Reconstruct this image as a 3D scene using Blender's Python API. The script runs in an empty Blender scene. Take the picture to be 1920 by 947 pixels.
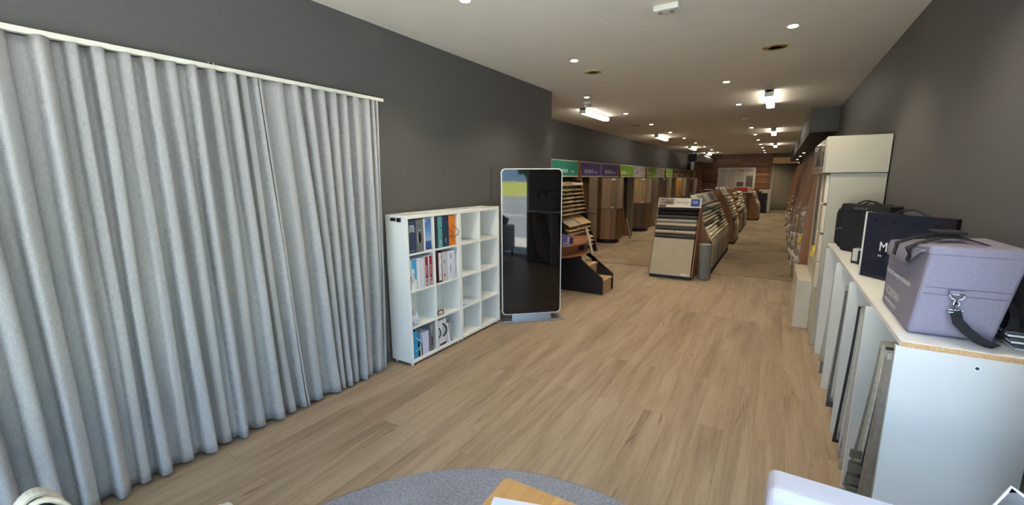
import bpy, bmesh, math, random
from mathutils import Matrix, Vector, Euler
random.seed(7)
PI = math.pi
SC = bpy.context.scene
COL = SC.collection

# ---------------------------------------------------------------- camera
YAW, PITCH, ROLL, FPX = -0.555656, 0.170765, -0.004586, 796.06
def cam_axes():
    f = Vector((math.sin(YAW)*math.cos(PITCH), math.cos(YAW)*math.cos(PITCH), -math.sin(PITCH)))
    r = Vector((math.cos(YAW), -math.sin(YAW), 0)); u = r.cross(f)
    return math.cos(ROLL)*r+math.sin(ROLL)*u, -math.sin(ROLL)*r+math.cos(ROLL)*u, f
cam_d = bpy.data.cameras.new('camera'); cam = bpy.data.objects.new('camera', cam_d); COL.objects.link(cam)
r_, u_, f_ = cam_axes()
m3 = Matrix((r_, u_, -f_)).transposed()
cam.matrix_world = Matrix.Translation((0, 0, 1.75)) @ m3.to_4x4()
cam_d.sensor_width = 36; cam_d.lens = FPX/1920*36; cam_d.clip_start = 0.05; cam_d.clip_end = 300
SC.camera = cam
# ---------------------------------------------------------------- world, sun, exposure
SKY = 3.7; SUN = 62.0; DOWN_W = 50.0; BATTEN = 9.0
SC.view_settings.view_transform = 'Standard'; SC.view_settings.look = 'None'
SC.view_settings.exposure = 0.75; SC.view_settings.gamma = 1.0; SC.view_settings.use_curve_mapping = False
w = bpy.data.worlds.new('sky'); SC.world = w; w.use_nodes = True
bg = w.node_tree.nodes['Background']; bg.inputs[0].default_value = (0.47, 0.68, 1.0, 1); bg.inputs[1].default_value = SKY
sd = bpy.data.lights.new('sun', 'SUN'); sd.energy = SUN; sd.angle = 0.009; sd.color = (1, .96, .9)
so = bpy.data.objects.new('sun', sd); COL.objects.link(so)
so.rotation_euler = Vector((0.42, -0.36, -0.83)).to_track_quat('-Z', 'Y').to_euler()

# ---------------------------------------------------------------- materials
def lin(c):
    c = c/255.0
    return c/12.92 if c <= 0.04045 else ((c+0.055)/1.055)**2.4
def rgb(r, g, b): return (lin(r), lin(g), lin(b), 1)
MC = {}
def new_mat(name):
    m = bpy.data.materials.new(name); m.use_nodes = True
    nt = m.node_tree; return m, nt, nt.nodes['Principled BSDF']
def node(nt, t, **kw):
    n = nt.nodes.new(t)
    for k, v in kw.items(): setattr(n, k, v)
    return n
def coords(nt, scale=(1, 1, 1), rot=(0, 0, 0)):
    tc = node(nt, 'ShaderNodeTexCoord'); mp = node(nt, 'ShaderNodeMapping')
    mp.inputs['Scale'].default_value = scale; mp.inputs['Rotation'].default_value = rot
    nt.links.new(tc.outputs['Object'], mp.inputs['Vector']); return mp.outputs['Vector']
def mixc(nt, fac, a, b, blend='MIX'):
    n = node(nt, 'ShaderNodeMix', data_type='RGBA', blend_type=blend)
    for s, v in ((n.inputs[0], fac), (n.inputs[6], a), (n.inputs[7], b)):
        if hasattr(v, 'links'): nt.links.new(v, s)
        else: s.default_value = v
    return n.outputs[2]
def ramp(nt, fac, stops):
    n = node(nt, 'ShaderNodeValToRGB'); e = n.color_ramp.elements
    while len(e) < len(stops): e.new(0.5)
    for i, (p, c) in enumerate(stops): e[i].position = p; e[i].color = c
    nt.links.new(fac, n.inputs[0]); return n.outputs[0]
def noise(nt, vec, scale, detail=3, rough=.5, dist=0):
    n = node(nt, 'ShaderNodeTexNoise'); n.inputs['Scale'].default_value = scale; n.inputs['Detail'].default_value = detail
    n.inputs['Roughness'].default_value = rough; n.inputs['Distortion'].default_value = dist
    nt.links.new(vec, n.inputs['Vector']); return n.outputs['Fac']
def bump(nt, p, h, s, d=.01):
    b = node(nt, 'ShaderNodeBump'); b.inputs['Strength'].default_value = s; b.inputs['Distance'].default_value = d
    nt.links.new(h, b.inputs['Height']); nt.links.new(b.outputs[0], p.inputs['Normal'])
def M(name, c, rough=.5, var=.06, scale=6, metal=0, bmp=0, spec=.5, alpha=1, stretch=(1, 1, 1)):
    """plain painted / woven / metal surface with a slight procedural variation"""
    key = (name, c)
    if key in MC: return MC[key]
    m, nt, p = new_mat(name)
    b = rgb(*c); d = tuple(x*(1-var) for x in b[:3])+(1,); l = tuple(min(1, x*(1+var)) for x in b[:3])+(1,)
    f = noise(nt, coords(nt, stretch), scale)
    nt.links.new(ramp(nt, f, [(.3, d), (.7, l)]), p.inputs['Base Color'])
    p.inputs['Roughness'].default_value = rough; p.inputs['Metallic'].default_value = metal
    p.inputs['Specular IOR Level'].default_value = spec
    if bmp: bump(nt, p, f, bmp)
    if alpha < 1: p.inputs['Alpha'].default_value = alpha
    MC[key] = m; return m
def carpet(name, c, var=.18, scale=260):
    key = ('carpet', name, c)
    if key in MC: return MC[key]
    m, nt, p = new_mat(name); v = coords(nt); b = rgb(*c)
    f = noise(nt, v, scale, 2); f2 = noise(nt, v, 5, 3)
    k = mixc(nt, .35, f, f2)
    nt.links.new(ramp(nt, k, [(.3, tuple(x*(1-var) for x in b[:3])+(1,)), (.7, tuple(x*(1+var) for x in b[:3])+(1,))]), p.inputs['Base Color'])
    p.inputs['Roughness'].default_value = .95; p.inputs['Specular IOR Level'].default_value = .1
    bump(nt, p, f, .4, .004); MC[key] = m; return m
def wood(name, c, c2, axis='z', scale=1.0, rough=.45, boards=0):
    """wood grain along an axis, optional board-to-board tone change of width boards"""
    key = ('wood', name, c, axis)
    if key in MC: return MC[key]
    m, nt, p = new_mat(name)
    s = {'x': (1.2, 22, 22), 'y': (22, 1.2, 22), 'z': (22, 22, 1.2)}[axis]
    v = coords(nt, tuple(q*scale for q in s)); f = noise(nt, v, 1.0, 5, .6, .6)
    col = ramp(nt, f, [(.3, rgb(*c2)), (.65, rgb(*c))])
    if boards:
        br = node(nt, 'ShaderNodeTexBrick'); br.inputs['Scale'].default_value = 1; br.offset = .37
        br.inputs['Brick Width'].default_value = 1.4; br.inputs['Row Height'].default_value = boards
        br.inputs['Mortar Size'].default_value = .002
        br.inputs['Color1'].default_value = (.55, .52, .5, 1); br.inputs['Color2'].default_value = (1.3, 1.25, 1.2, 1); br.inputs['Mortar'].default_value = (.3, .3, .3, 1)
        tc = node(nt, 'ShaderNodeTexCoord'); sx = node(nt, 'ShaderNodeSeparateXYZ'); cx = node(nt, 'ShaderNodeCombineXYZ')
        nt.links.new(tc.outputs['Object'], sx.inputs[0])
        o = {'z': (2, 0), 'x': (0, 2), 'y': (1, 0)}[axis]
        nt.links.new(sx.outputs[o[0]], cx.inputs[0])
        if axis == 'z':
            ad = node(nt, 'ShaderNodeMath', operation='ADD'); nt.links.new(sx.outputs[0], ad.inputs[0]); nt.links.new(sx.outputs[1], ad.inputs[1])
            nt.links.new(ad.outputs[0], cx.inputs[1])
        else: nt.links.new(sx.outputs[o[1]], cx.inputs[1])
        nt.links.new(cx.outputs[0], br.inputs['Vector'])
        col = mixc(nt, .75, col, br.outputs['Color'], 'MULTIPLY')
    nt.links.new(col, p.inputs['Base Color']); p.inputs['Roughness'].default_value = rough
    MC[key] = m; return m
def emit(name, c, s):
    key = ('emit', name, s)
    if key in MC: return MC[key]
    m, nt, p = new_mat(name)
    p.inputs['Base Color'].default_value = rgb(*c); p.inputs['Emission Color'].default_value = rgb(*c); p.inputs['Emission Strength'].default_value = s
    MC[key] = m; return m
def floor_mat():
    m, nt, p = new_mat('oak_plank_floor')
    tc = node(nt, 'ShaderNodeTexCoord'); sx = node(nt, 'ShaderNodeSeparateXYZ'); cx = node(nt, 'ShaderNodeCombineXYZ')
    nt.links.new(tc.outputs['Object'], sx.inputs[0]); nt.links.new(sx.outputs[1], cx.inputs[0]); nt.links.new(sx.outputs[0], cx.inputs[1])
    def brick(c1, c2, mo):
        br = node(nt, 'ShaderNodeTexBrick'); br.offset = .41; br.offset_frequency = 2
        br.inputs['Scale'].default_value = 1; br.inputs['Brick Width'].default_value = 1.95; br.inputs['Row Height'].default_value = .182
        br.inputs['Mortar Size'].default_value = .0011; br.inputs['Mortar Smooth'].default_value = .2; br.inputs['Bias'].default_value = 0
        br.inputs['Color1'].default_value = c1; br.inputs['Color2'].default_value = c2; br.inputs['Mortar'].default_value = mo
        nt.links.new(cx.outputs[0], br.inputs['Vector']); return br
    br = brick((0, 0, 0, 1), (1, 1, 1, 1), (.5, .5, .5, 1))
    # per plank random offset so the grain breaks at every board
    off = node(nt, 'ShaderNodeVectorMath', operation='MULTIPLY_ADD')
    nt.links.new(br.outputs['Color'], off.inputs[0]); off.inputs[1].default_value = (7, 31, 3); nt.links.new(tc.outputs['Object'], off.inputs[2])
    mp = node(nt, 'ShaderNodeMapping'); mp.inputs['Scale'].default_value = (7.5, .55, 1); nt.links.new(off.outputs[0], mp.inputs[0])
    g1 = noise(nt, mp.outputs[0], 1.0, 6, .62, 1.1)
    mp2 = node(nt, 'ShaderNodeMapping'); mp2.inputs['Scale'].default_value = (70, 3.2, 1); nt.links.new(off.outputs[0], mp2.inputs[0])
    g2 = noise(nt, mp2.outputs[0], 1.0, 4, .6)
    mp3 = node(nt, 'ShaderNodeMapping'); mp3.inputs['Scale'].default_value = (2.6, .55, 1); nt.links.new(off.outputs[0], mp3.inputs[0])
    g3 = noise(nt, mp3.outputs[0], 1.0, 3, .5, .8)
    base = ramp(nt, g1, [(.28, rgb(126, 107, 86)), (.5, rgb(155, 136, 113)), (.72, rgb(167, 149, 126))])
    c = mixc(nt, .2, base, ramp(nt, g2, [(.35, rgb(114, 97, 78)), (.6, rgb(168, 149, 126))]))
    c = mixc(nt, .5, c, ramp(nt, g3, [(.30, (.48, .43, .38, 1)), (.52, (1, 1, 1, 1))]), 'MULTIPLY')
    c = mixc(nt, .5, c, mixc(nt, br.outputs['Color'], (.88, .87, .86, 1), (1.06, 1.06, 1.06, 1)), 'MULTIPLY')
    mp4 = node(nt, 'ShaderNodeMapping'); mp4.inputs['Scale'].default_value = (16, 1.7, 1); nt.links.new(off.outputs[0], mp4.inputs[0])
    g4 = noise(nt, mp4.outputs[0], 1.0, 4, .55, 1.6)
    c = mixc(nt, .75, c, ramp(nt, g4, [(.29, (.5, .45, .4, 1)), (.36, (1, 1, 1, 1))]), 'MULTIPLY')
    c = mixc(nt, br.outputs['Fac'], c, rgb(116, 99, 80))
    nt.links.new(c, p.inputs['Base Color']); p.inputs['Roughness'].default_value = .42; p.inputs['Specular IOR Level'].default_value = .35
    bump(nt, p, g2, .06, .003); return m
def linen(name, c):
    m, nt, p = new_mat(name); b = rgb(*c)
    f1 = noise(nt, coords(nt, (1, 60, 700)), 1, 3, .6); f2 = noise(nt, coords(nt, (1, 600, 30)), 1, 3, .6)
    k = mixc(nt, .5, f1, f2)
    nt.links.new(ramp(nt, k, [(.32, tuple(x*.62 for x in b[:3])+(1,)), (.66, tuple(min(1, x*1.22) for x in b[:3])+(1,))]), p.inputs['Base Color'])
    p.inputs['Roughness'].default_value = .95; p.inputs['Specular IOR Level'].default_value = .1
    bump(nt, p, k, .25, .003); return m
def glass_mat():
    m = bpy.data.materials.new('window_glass'); m.use_nodes = True; nt = m.node_tree; nt.nodes.clear()
    o = node(nt, 'ShaderNodeOutputMaterial'); mx = node(nt, 'ShaderNodeMixShader'); t = node(nt, 'ShaderNodeBsdfTransparent'); g = node(nt, 'ShaderNodeBsdfGlossy')
    t.inputs[0].default_value = (.93, .96, .95, 1); g.inputs['Roughness'].default_value = .01; mx.inputs[0].default_value = .06
    nt.links.new(t.outputs[0], mx.inputs[1]); nt.links.new(g.outputs[0], mx.inputs[2]); nt.links.new(mx.outputs[0], o.inputs[0]); return m
def clear_mat(name, c, fac=.45):
    m = bpy.data.materials.new(name); m.use_nodes = True; nt = m.node_tree; nt.nodes.clear()
    o = node(nt, 'ShaderNodeOutputMaterial'); mx = node(nt, 'ShaderNodeMixShader'); t = node(nt, 'ShaderNodeBsdfTransparent'); g = node(nt, 'ShaderNodeBsdfPrincipled')
    g.inputs['Base Color'].default_value = rgb(*c); g.inputs['Roughness'].default_value = .15; mx.inputs[0].default_value = fac
    nt.links.new(t.outputs[0], mx.inputs[1]); nt.links.new(g.outputs[0], mx.inputs[2]); nt.links.new(mx.outputs[0], o.inputs[0]); return m
def photo_mat(name, cols, scale=6):
    """soft blotches standing for a printed picture"""
    key = ('photo', name)
    if key in MC: return MC[key]
    m, nt, p = new_mat(name); f = noise(nt, coords(nt, (1, 1, 1.6)), scale, 3, .5, .5)
    n = len(cols); nt.links.new(ramp(nt, f, [(.28+.44*i/(n-1), rgb(*c)) for i, c in enumerate(cols)]), p.inputs['Base Color'])
    p.inputs['Roughness'].default_value = .3; MC[key] = m; return m

WALLPAINT = M('charcoal_wall_paint', (84, 83, 83), .62, .04, 30, bmp=.03)
CEIL = M('ceiling_paint', (232, 226, 216), .8, .02, 3)
WHITE = M('white_laminate', (230, 230, 226), .35, .02, 4)
CREAMW = M('cream_laminate', (184, 179, 162), .4, .02, 4)
WHITEMETAL = M('white_powder_coat', (214, 214, 208), .4, .03)
BLACK = M('black_plastic', (20, 20, 22), .45, .1)
BLACKFAB = M('black_fabric', (22, 22, 27), .85, .25, 90, bmp=.1)
CHROME = M('chrome', (205, 205, 210), .18, .03, 4, metal=1)
SILVER = M('brushed_silver', (185, 187, 190), .32, .05, 8, metal=1)
REDWOOD = wood('red_brown_veneer', (138, 98, 60), (112, 76, 44), 'z', .6)
WHITETXT = M('white_lettering', (232, 232, 232), .5, .01)
CHIP = M('raw_chipboard_edge', (184, 146, 102), .8, .2, 160, bmp=.15)

# ---------------------------------------------------------------- mesh helpers
class MB:
    def __init__(s): s.v = []; s.f = []
    def add(s, vs, fs):
        o = len(s.v); s.v += [tuple(q) for q in vs]; s.f += [tuple(i+o for i in f) for f in fs]; return s
    def box(s, x0, y0, z0, x1, y1, z1, mat=None):
        vs = [Vector(q) for q in ((x0, y0, z0), (x1, y0, z0), (x1, y1, z0), (x0, y1, z0), (x0, y0, z1), (x1, y0, z1), (x1, y1, z1), (x0, y1, z1))]
        if mat: vs = [mat @ q for q in vs]
        return s.add(vs, [(0, 3, 2, 1), (4, 5, 6, 7), (0, 1, 5, 4), (1, 2, 6, 5), (2, 3, 7, 6), (3, 0, 4, 7)])
    def prism(s, pts, axis, a0, a1, mat=None):
        def mk(p, a): return {'x': (a, p[0], p[1]), 'y': (p[0], a, p[1]), 'z': (p[0], p[1], a)}[axis]
        n = len(pts); vs = [Vector(mk(p, a0)) for p in pts]+[Vector(mk(p, a1)) for p in pts]
        if mat: vs = [mat @ q for q in vs]
        return s.add(vs, [tuple(range(n)), tuple(range(2*n-1, n-1, -1))]+[(i, (i+1) % n, n+(i+1) % n, n+i) for i in range(n)])
    def cyl(s, c, r, h, axis='z', n=24, r2=None):
        r2 = r if r2 is None else r2; vs = []
        for k, (rr, a) in enumerate(((r, 0), (r2, h))):
            for i in range(n):
                t = 2*PI*i/n; p, q = rr*math.cos(t), rr*math.sin(t)
                d = {'z': (p, q, a), 'x': (a, p, q), 'y': (p, a, q)}[axis]
                vs.append((c[0]+d[0], c[1]+d[1], c[2]+d[2]))
        return s.add(vs, [tuple(range(n-1, -1, -1)), tuple(range(n, 2*n))]+[(i, (i+1) % n, n+(i+1) % n, n+i) for i in range(n)])
    def tube(s, pts, r, n=8, closed=False):
        P = [Vector(p) for p in pts]; m = len(P); vs = []
        up = Vector((0, 0, 1)); 
        for i, p in enumerate(P):
            t = (P[(i+1) % m]-P[i-1]) if closed else (P[min(i+1, m-1)]-P[max(i-1, 0)]); t.normalize()
            a = t.cross(up)
            if a.length < .05: a = t.cross(Vector((1, 0, 0)))
            a.normalize(); b = t.cross(a)
            for k in range(n):
                th = 2*PI*k/n; vs.append(p+a*r*math.cos(th)+b*r*math.sin(th))
        fs = []
        for i in range(m if closed else m-1):
            j = (i+1) % m
            for k in range(n): fs.append((i*n+k, i*n+(k+1) % n, j*n+(k+1) % n, j*n+k))
        if not closed: fs += [tuple(range(n-1, -1, -1)), tuple((m-1)*n+k for k in range(n))]
        return s.add(vs, fs)
    def strap(s, pts, wdir, w, t=.004):
        """flat ribbon along pts, wide along wdir"""
        P = [Vector(p) for p in pts]; wd = Vector(wdir).normalized(); vs = []; m = len(P)
        for i, p in enumerate(P):
            tg = (P[min(i+1, m-1)]-P[max(i-1, 0)]).normalized(); nn = tg.cross(wd).normalized()
            for a, b in ((-1, -1), (1, -1), (1, 1), (-1, 1)): vs.append(p+wd*a*w/2+nn*b*t/2)
        fs = [(0, 1, 2, 3), tuple((m-1)*4+k for k in (3, 2, 1, 0))]
        for i in range(m-1):
            for k in range(4): fs.append((i*4+k, i*4+(k+1) % 4, i*4+4+(k+1) % 4, i*4+4+k))
        return s.add(vs, fs)
    def lathe(s, prof, n=32, c=(0, 0, 0)):
        vs = []; m = len(prof)
        for r, z in prof:
            for k in range(n): vs.append((c[0]+r*math.cos(2*PI*k/n), c[1]+r*math.sin(2*PI*k/n), c[2]+z))
        fs = [tuple(range(n-1, -1, -1)), tuple((m-1)*n+k for k in range(n))]
        for i in range(m-1):
            for k in range(n): fs.append((i*n+k, i*n+(k+1) % n, i*n+n+(k+1) % n, i*n+n+k))
        return s.add(vs, fs)
    def grid(s, fn, nu, nv):
        vs = [fn(i/nu, j/nv) for j in range(nv+1) for i in range(nu+1)]
        return s.add(vs, [(j*(nu+1)+i, j*(nu+1)+i+1, (j+1)*(nu+1)+i+1, (j+1)*(nu+1)+i) for j in range(nv) for i in range(nu)])
ORG = {}
def raw(mb, name, mat, org=(0, 0, 0), bevel=0, smooth=False, solid=0, recalc=True, seg=2):
    me = bpy.data.meshes.new(name)
    me.from_pydata([(x-org[0], y-org[1], z-org[2]) for x, y, z in mb.v], [], mb.f)
    if recalc:
        bm = bmesh.new(); bm.from_mesh(me); bmesh.ops.recalc_face_normals(bm, faces=bm.faces); bm.to_mesh(me); bm.free()
    me.materials.append(mat)
    if smooth: me.polygons.foreach_set('use_smooth', [True]*len(me.polygons))
    o = bpy.data.objects.new(name, me); COL.objects.link(o)
    if solid: md = o.modifiers.new('thickness', 'SOLIDIFY'); md.thickness = solid; md.offset = 0
    if bevel: md = o.modifiers.new('bevel', 'BEVEL'); md.width = bevel; md.segments = seg; md.limit_method = 'ANGLE'; md.angle_limit = math.radians(40)
    return o
def settags(o, label, cat, group=None):
    o['label'] = label; o['category'] = cat
    if group: o['group'] = group
def thing(name, label, cat, loc=(0, 0, 0), rotz=0, group=None):
    o = bpy.data.objects.new(name, None); COL.objects.link(o); o.empty_display_size = .1
    o.location = loc; o.rotation_euler = (0, 0, rotz); settags(o, label, cat, group); ORG[o.name] = tuple(loc); return o
def part(mb, name, mat, parent, local=False, label=None, **kw):
    """a child mesh; world coordinates unless local"""
    org = (0, 0, 0) if local else ORG[parent.name]
    o = raw(mb, name, mat, org, **kw); o.parent = parent; ORG[o.name] = org if not local else (0, 0, 0)
    if label: o['label'] = label
    return o
def solo(mb, name, mat, label, cat, group=None, **kw):
    xs = [q[0] for q in mb.v]; ys = [q[1] for q in mb.v]; zs = [q[2] for q in mb.v]
    org = ((min(xs)+max(xs))/2, (min(ys)+max(ys))/2, min(zs))
    o = raw(mb, name, mat, org, **kw); o.location = org; settags(o, label, cat, group); ORG[o.name] = org; return o
def struct(mb, name, mat, parent=None, **kw):
    if parent: return part(mb, name, mat, parent, **kw)
    o = raw(mb, name, mat, **kw); o['kind'] = 'structure'; ORG[o.name] = (0, 0, 0); return o
FACE = {'+x': (PI/2, 0, PI/2), '-y': (PI/2, 0, 0), '-x': (PI/2, 0, -PI/2), 'up': (0, 0, 0)}
def text(s, size, mat, parent, at, face, local=False, align='LEFT', name='lettering', extrude=.0005, sx=1.0, spacing=1.0, tilt=None, shear=0):
    cu = bpy.data.curves.new('t', 'FONT'); cu.body = s; cu.size = size; cu.align_x = align; cu.extrude = extrude; cu.space_line = spacing; cu.shear = shear
    tmp = bpy.data.objects.new('t', cu); COL.objects.link(tmp)
    bpy.context.view_layer.update()
    me = bpy.data.meshes.new_from_object(tmp.evaluated_get(bpy.context.evaluated_depsgraph_get()))
    bpy.data.objects.remove(tmp); bpy.data.curves.remove(cu)
    me.materials.clear(); me.materials.append(mat)
    me.transform(Matrix.Diagonal((sx, 1, 1, 1)))
    o = bpy.data.objects.new(name, me); COL.objects.link(o); o.parent = parent
    org = (0, 0, 0) if local else ORG[parent.name]
    o.location = tuple(at[i]-org[i] for i in range(3))
    if tilt is not None: o.rotation_euler = tilt.to_euler()
    else: o.rotation_euler = FACE[face]
    return o

# ================================================================ SETTING
CZ = 3.075; YB = 27.5; XR = .872; XL = -3.085; XL2 = -4.42; YF = -2.0
FL = floor_mat()
struct(MB().box(-4.6, YF-.1, -.12, 1.0, 33, 0), 'floor', FL)
struct(MB().box(-4.6, YF-.12, CZ, 1.0, 33, CZ+.18), 'ceiling', CEIL)
struct(MB().box(XL-.12, YF, 0, XL, 6.157, CZ), 'wall_left', WALLPAINT)
struct(MB().box(XL2-.1, 6.04, 0, XL-.12, 6.157, CZ), 'wall_return', WALLPAINT)
struct(MB().box(XL2-.12, 6.157, 0, XL2, YB, CZ), 'wall_left_rear', WALLPAINT)
struct(MB().box(XR, 1.97, 0, XR+.12, YB, CZ), 'wall_right', WALLPAINT)
# timber clad rear wall: horizontal boards, with an opening on the right
m, nt, p = new_mat('merbau_cladding')
br = node(nt, 'ShaderNodeTexBrick'); br.offset = .43; br.inputs['Scale'].default_value = 1; br.inputs['Brick Width'].default_value = 1.3; br.inputs['Row Height'].default_value = .135
br.inputs['Mortar Size'].default_value = .003; br.inputs['Color1'].default_value = rgb(104, 66, 44); br.inputs['Color2'].default_value = rgb(166, 116, 78); br.inputs['Mortar'].default_value = rgb(25, 14, 10)
tc = node(nt, 'ShaderNodeTexCoord'); sx = node(nt, 'ShaderNodeSeparateXYZ'); cx = node(nt, 'ShaderNodeCombineXYZ')
nt.links.new(tc.outputs['Object'], sx.inputs[0]); nt.links.new(sx.outputs[0], cx.inputs[0]); nt.links.new(sx.outputs[2], cx.inputs[1]); nt.links.new(cx.outputs[0], br.inputs['Vector'])
g = noise(nt, coords(nt, (2, 2, 40)), 1, 4, .6)
nt.links.new(mixc(nt, .5, br.outputs['Color'], ramp(nt, g, [(.3, (.5, .45, .42, 1)), (.7, (1.2, 1.15, 1.1, 1))]), 'MULTIPLY'), p.inputs['Base Color']); p.inputs['Roughness'].default_value = .4
CLAD = m
struct(MB().box(XL2-.1, YB, 0, -.42, YB+.12, CZ), 'wall_back', CLAD)
struct(MB().box(-.42, YB, 2.86, XR+.1, YB+.12, CZ).box(.84, YB, 0, XR+.1, YB+.12, 2.86), 'wall_back_lintel', WALLPAINT)
struct(MB().box(-.42, YB-.03, 0, -.37, YB+.12, CZ-.01), 'trim_1', M('grey_jamb', (92, 88, 84), .5))
struct(MB().box(-.37, YB+.02, 2.47, .84, YB+.08, 2.52), 'trim_2', M('dark_rail', (40, 38, 38), .5))
# room behind the opening
struct(MB().box(-1.6, 32.5, 0, 1.0, 32.6, CZ), 'wall_store_back', M('cream_wall', (214, 200, 170), .8))
struct(MB().box(-1.6, YB+.12, 0, -1.5, 32.5, CZ), 'wall_store_left', M('cream_wall', (214, 200, 170), .8))
struct(MB().box(XR+.02, YB+.12, 0, XR+.12, 32.5, CZ), 'wall_store_right', M('cream_wall', (214, 200, 170), .8))
# dark bulkhead over the right hand racks
struct(MB().box(.43, 10.3, 2.62, XR, YB, CZ), 'bulkhead', WALLPAINT)
# skirting on the dark walls
struct(MB().box(XL, YF, 0, XL+.012, 6.157, .09), 'baseboard_left', M('charcoal_skirting', (70, 70, 72), .5))
struct(MB().box(XL2, 6.157, 0, XL2+.012, YB, .09), 'baseboard_left_rear', M('charcoal_skirting', (70, 70, 72), .5))
# carpeted area of the rear showroom
CARPET = carpet('showroom_carpet', (140, 125, 103), .16, 120)
_nt = CARPET.node_tree; _p = _nt.nodes['Principled BSDF']; _c = _p.inputs['Base Color'].links[0].from_socket
_st = noise(_nt, coords(_nt), 1.3, 6, .65, .4)
_nt.links.new(mixc(_nt, .8, _c, ramp(_nt, _st, [(.36, (.62, .58, .52, 1)), (.5, (1, 1, 1, 1)), (.66, (1.12, 1.12, 1.12, 1))]), 'MULTIPLY'), _p.inputs['Base Color'])
solo(MB().box(-3.44, 8.56, 0, .40, 27.3, .012), 'showroom_carpet', CARPET, 'mottled taupe carpet covering the rear showroom floor behind the planks', 'carpet')
# shop-front glazing behind and to the right of the camera
FRAME = M('white_window_frame', (205, 206, 206), .4)
GLASS = glass_mat()
def window(name, mb, gl):
    o = struct(mb, name, FRAME, bevel=.003); part(gl, 'glass_pane', GLASS, o); return o
f = MB()
for x in (XL+.03, -1.75, -.45, .84): f.box(x-.03, YF-.06, 0, x+.03, YF, 2.36)
f.box(XL, YF-.06, 0, XR, YF, .07).box(XL, YF-.06, 2.29, XR, YF, 2.36)
window('window_1', f, MB().box(XL+.06, YF-.035, .07, .81, YF-.025, 2.29))
struct(MB().box(XL-.1, YF-.1, 2.36, 1.0, YF, CZ), 'wall_front', WALLPAINT)
f = MB()
for y in (YF-.0+.03, -.05, 1.94): f.box(XR, y-.03, 0, XR+.06, y+.03, 2.36)
f.box(XR, YF, 0, XR+.06, 1.97, .07).box(XR, YF, 2.29, XR+.06, 1.97, 2.36)
window('window_2', f, MB().box(XR+.025, YF+.06, .07, XR+.035, 1.91, 2.29))
struct(MB().box(XR, YF-.1, 2.36, XR+.12, 1.97, CZ), 'wall_right_head', WALLPAINT)
# the street outside: footpath, road, verge, trees
struct(MB().box(XR+.12, -60, -.25, 4.2, 60, -.14).box(-60, -60, -.25, XR+.12, YF-.12, -.14), 'footpath', M('concrete_path', (172, 170, 164), .9, .1, 3))
struct(MB().box(4.2, -60, -.35, 34, 60, -.26), 'road', M('asphalt', (126, 127, 130), .9, .12, 2))
mk = MB()
for k in range(-12, 12): mk.box(12, k*4.5, -.26, 12.14, k*4.5+2.4, -.252)
mk.box(24, -60, -.26, 24.15, 60, -.252)
struct(mk, 'road_markings', M('road_paint', (225, 225, 222), .8))
struct(MB().grid(lambda u, v: (34+u*14, -60+v*120, -.2+1.5*math.sin(u*1.5)+.12*math.sin(v*60+u*9)), 12, 60), 'grass_verge', M('dry_grass', (150, 152, 74), .95, .3, 2, bmp=.4))
def blob(c, r, seed, k=.2):
    rr = random.Random(seed); ph = [rr.uniform(0, 6) for _ in range(6)]
    def fn(u, v):
        a = 2*PI*u; b = PI*v
        q = 1+k*(math.sin(3*a+ph[0])*math.sin(4*b+ph[1])+.6*math.sin(7*a+ph[2])*math.sin(6*b+ph[3])+.4*math.sin(11*b+ph[4]+5*a))
        return (c[0]+r[0]*q*math.cos(a)*math.sin(b), c[1]+r[1]*q*math.sin(a)*math.sin(b), c[2]+r[2]*q*math.cos(b))
    return MB().grid(fn, 32, 18)
LEAF = M('gum_tree_leaves', (62, 78, 44), .9, .4, 3, bmp=.5)
for i in range(8):
    ty = -44+i*9.5; tx = 49+3*math.sin(i*2.1)
    t = thing('street_tree', 'bushy green tree across the road, seen only as a reflection in the dark screen', 'tree', (tx, ty, 0), group='trees beyond the road verge')
    part(MB().cyl((tx, ty, 0), .35, 5, n=10, r2=.25), 'trunk', M('bark', (92, 78, 62), .9), t)
    part(blob((tx, ty, 7.5), (3.4, 3.5, 5.2), i, .2), 'crown', LEAF, t, smooth=True)

# ================================================================ CEILING FITTINGS
LENS = emit('lamp_lens', (255, 236, 205), 14)
def downlight(x, y, label, z=CZ, group='recessed downlights', power=None):
    t = thing('downlight', label, 'light', (x, y, z), group=group)
    ring = MB().lathe([(.036, -.002), (.05, -.006), (.055, -.001), (.055, 0)], 28, (x, y, z))
    part(ring, 'trim_ring', WHITEMETAL, t, smooth=True)
    part(MB().cyl((x, y, z-.008), .038, .005, n=24), 'lens', LENS, t)
    ld = bpy.data.lights.new('lamp_light', 'SPOT'); ld.energy = power or DOWN_W; ld.color = (1, .86, .66); ld.spot_size = math.radians(125); ld.spot_blend = .7; ld.shadow_soft_size = .04
    lo = bpy.data.objects.new('lamp_light', ld); COL.objects.link(lo); lo.parent = t; lo.location = (0, 0, -.03)
    return t
ORDS = ['nearest', 'second', 'third', 'fourth', 'fifth', 'sixth', 'seventh', 'eighth', 'ninth', 'tenth']
downlight(-2.11, 2.75, 'round downlight cut by the top edge of the photo, left of centre')
downlight(-2.09, 4.72, 'round downlight just in front of the left brass vent')
downlight(-.01, 4.74, 'bright round downlight near the right brass ceiling vent')
downlight(.05, 2.75, 'round downlight out of view above, washing the right charcoal wall')
yl = [6.86, 8.98, 11.07, 13.25, 15.41, 17.7, 20.0, 22.3, 24.6]
for i, y in enumerate(yl):
    downlight(-2.8, y, '%s round downlight of the left row running to the timber wall' % ORDS[i])
yr = [6.87, 9.03, 13.26, 15.4, 17.6, 19.9, 22.1, 24.4, 26.4]
for i, y in enumerate(yr):
    downlight(-.74, y, '%s round downlight of the right row running to the timber wall' % ORDS[i])
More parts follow.
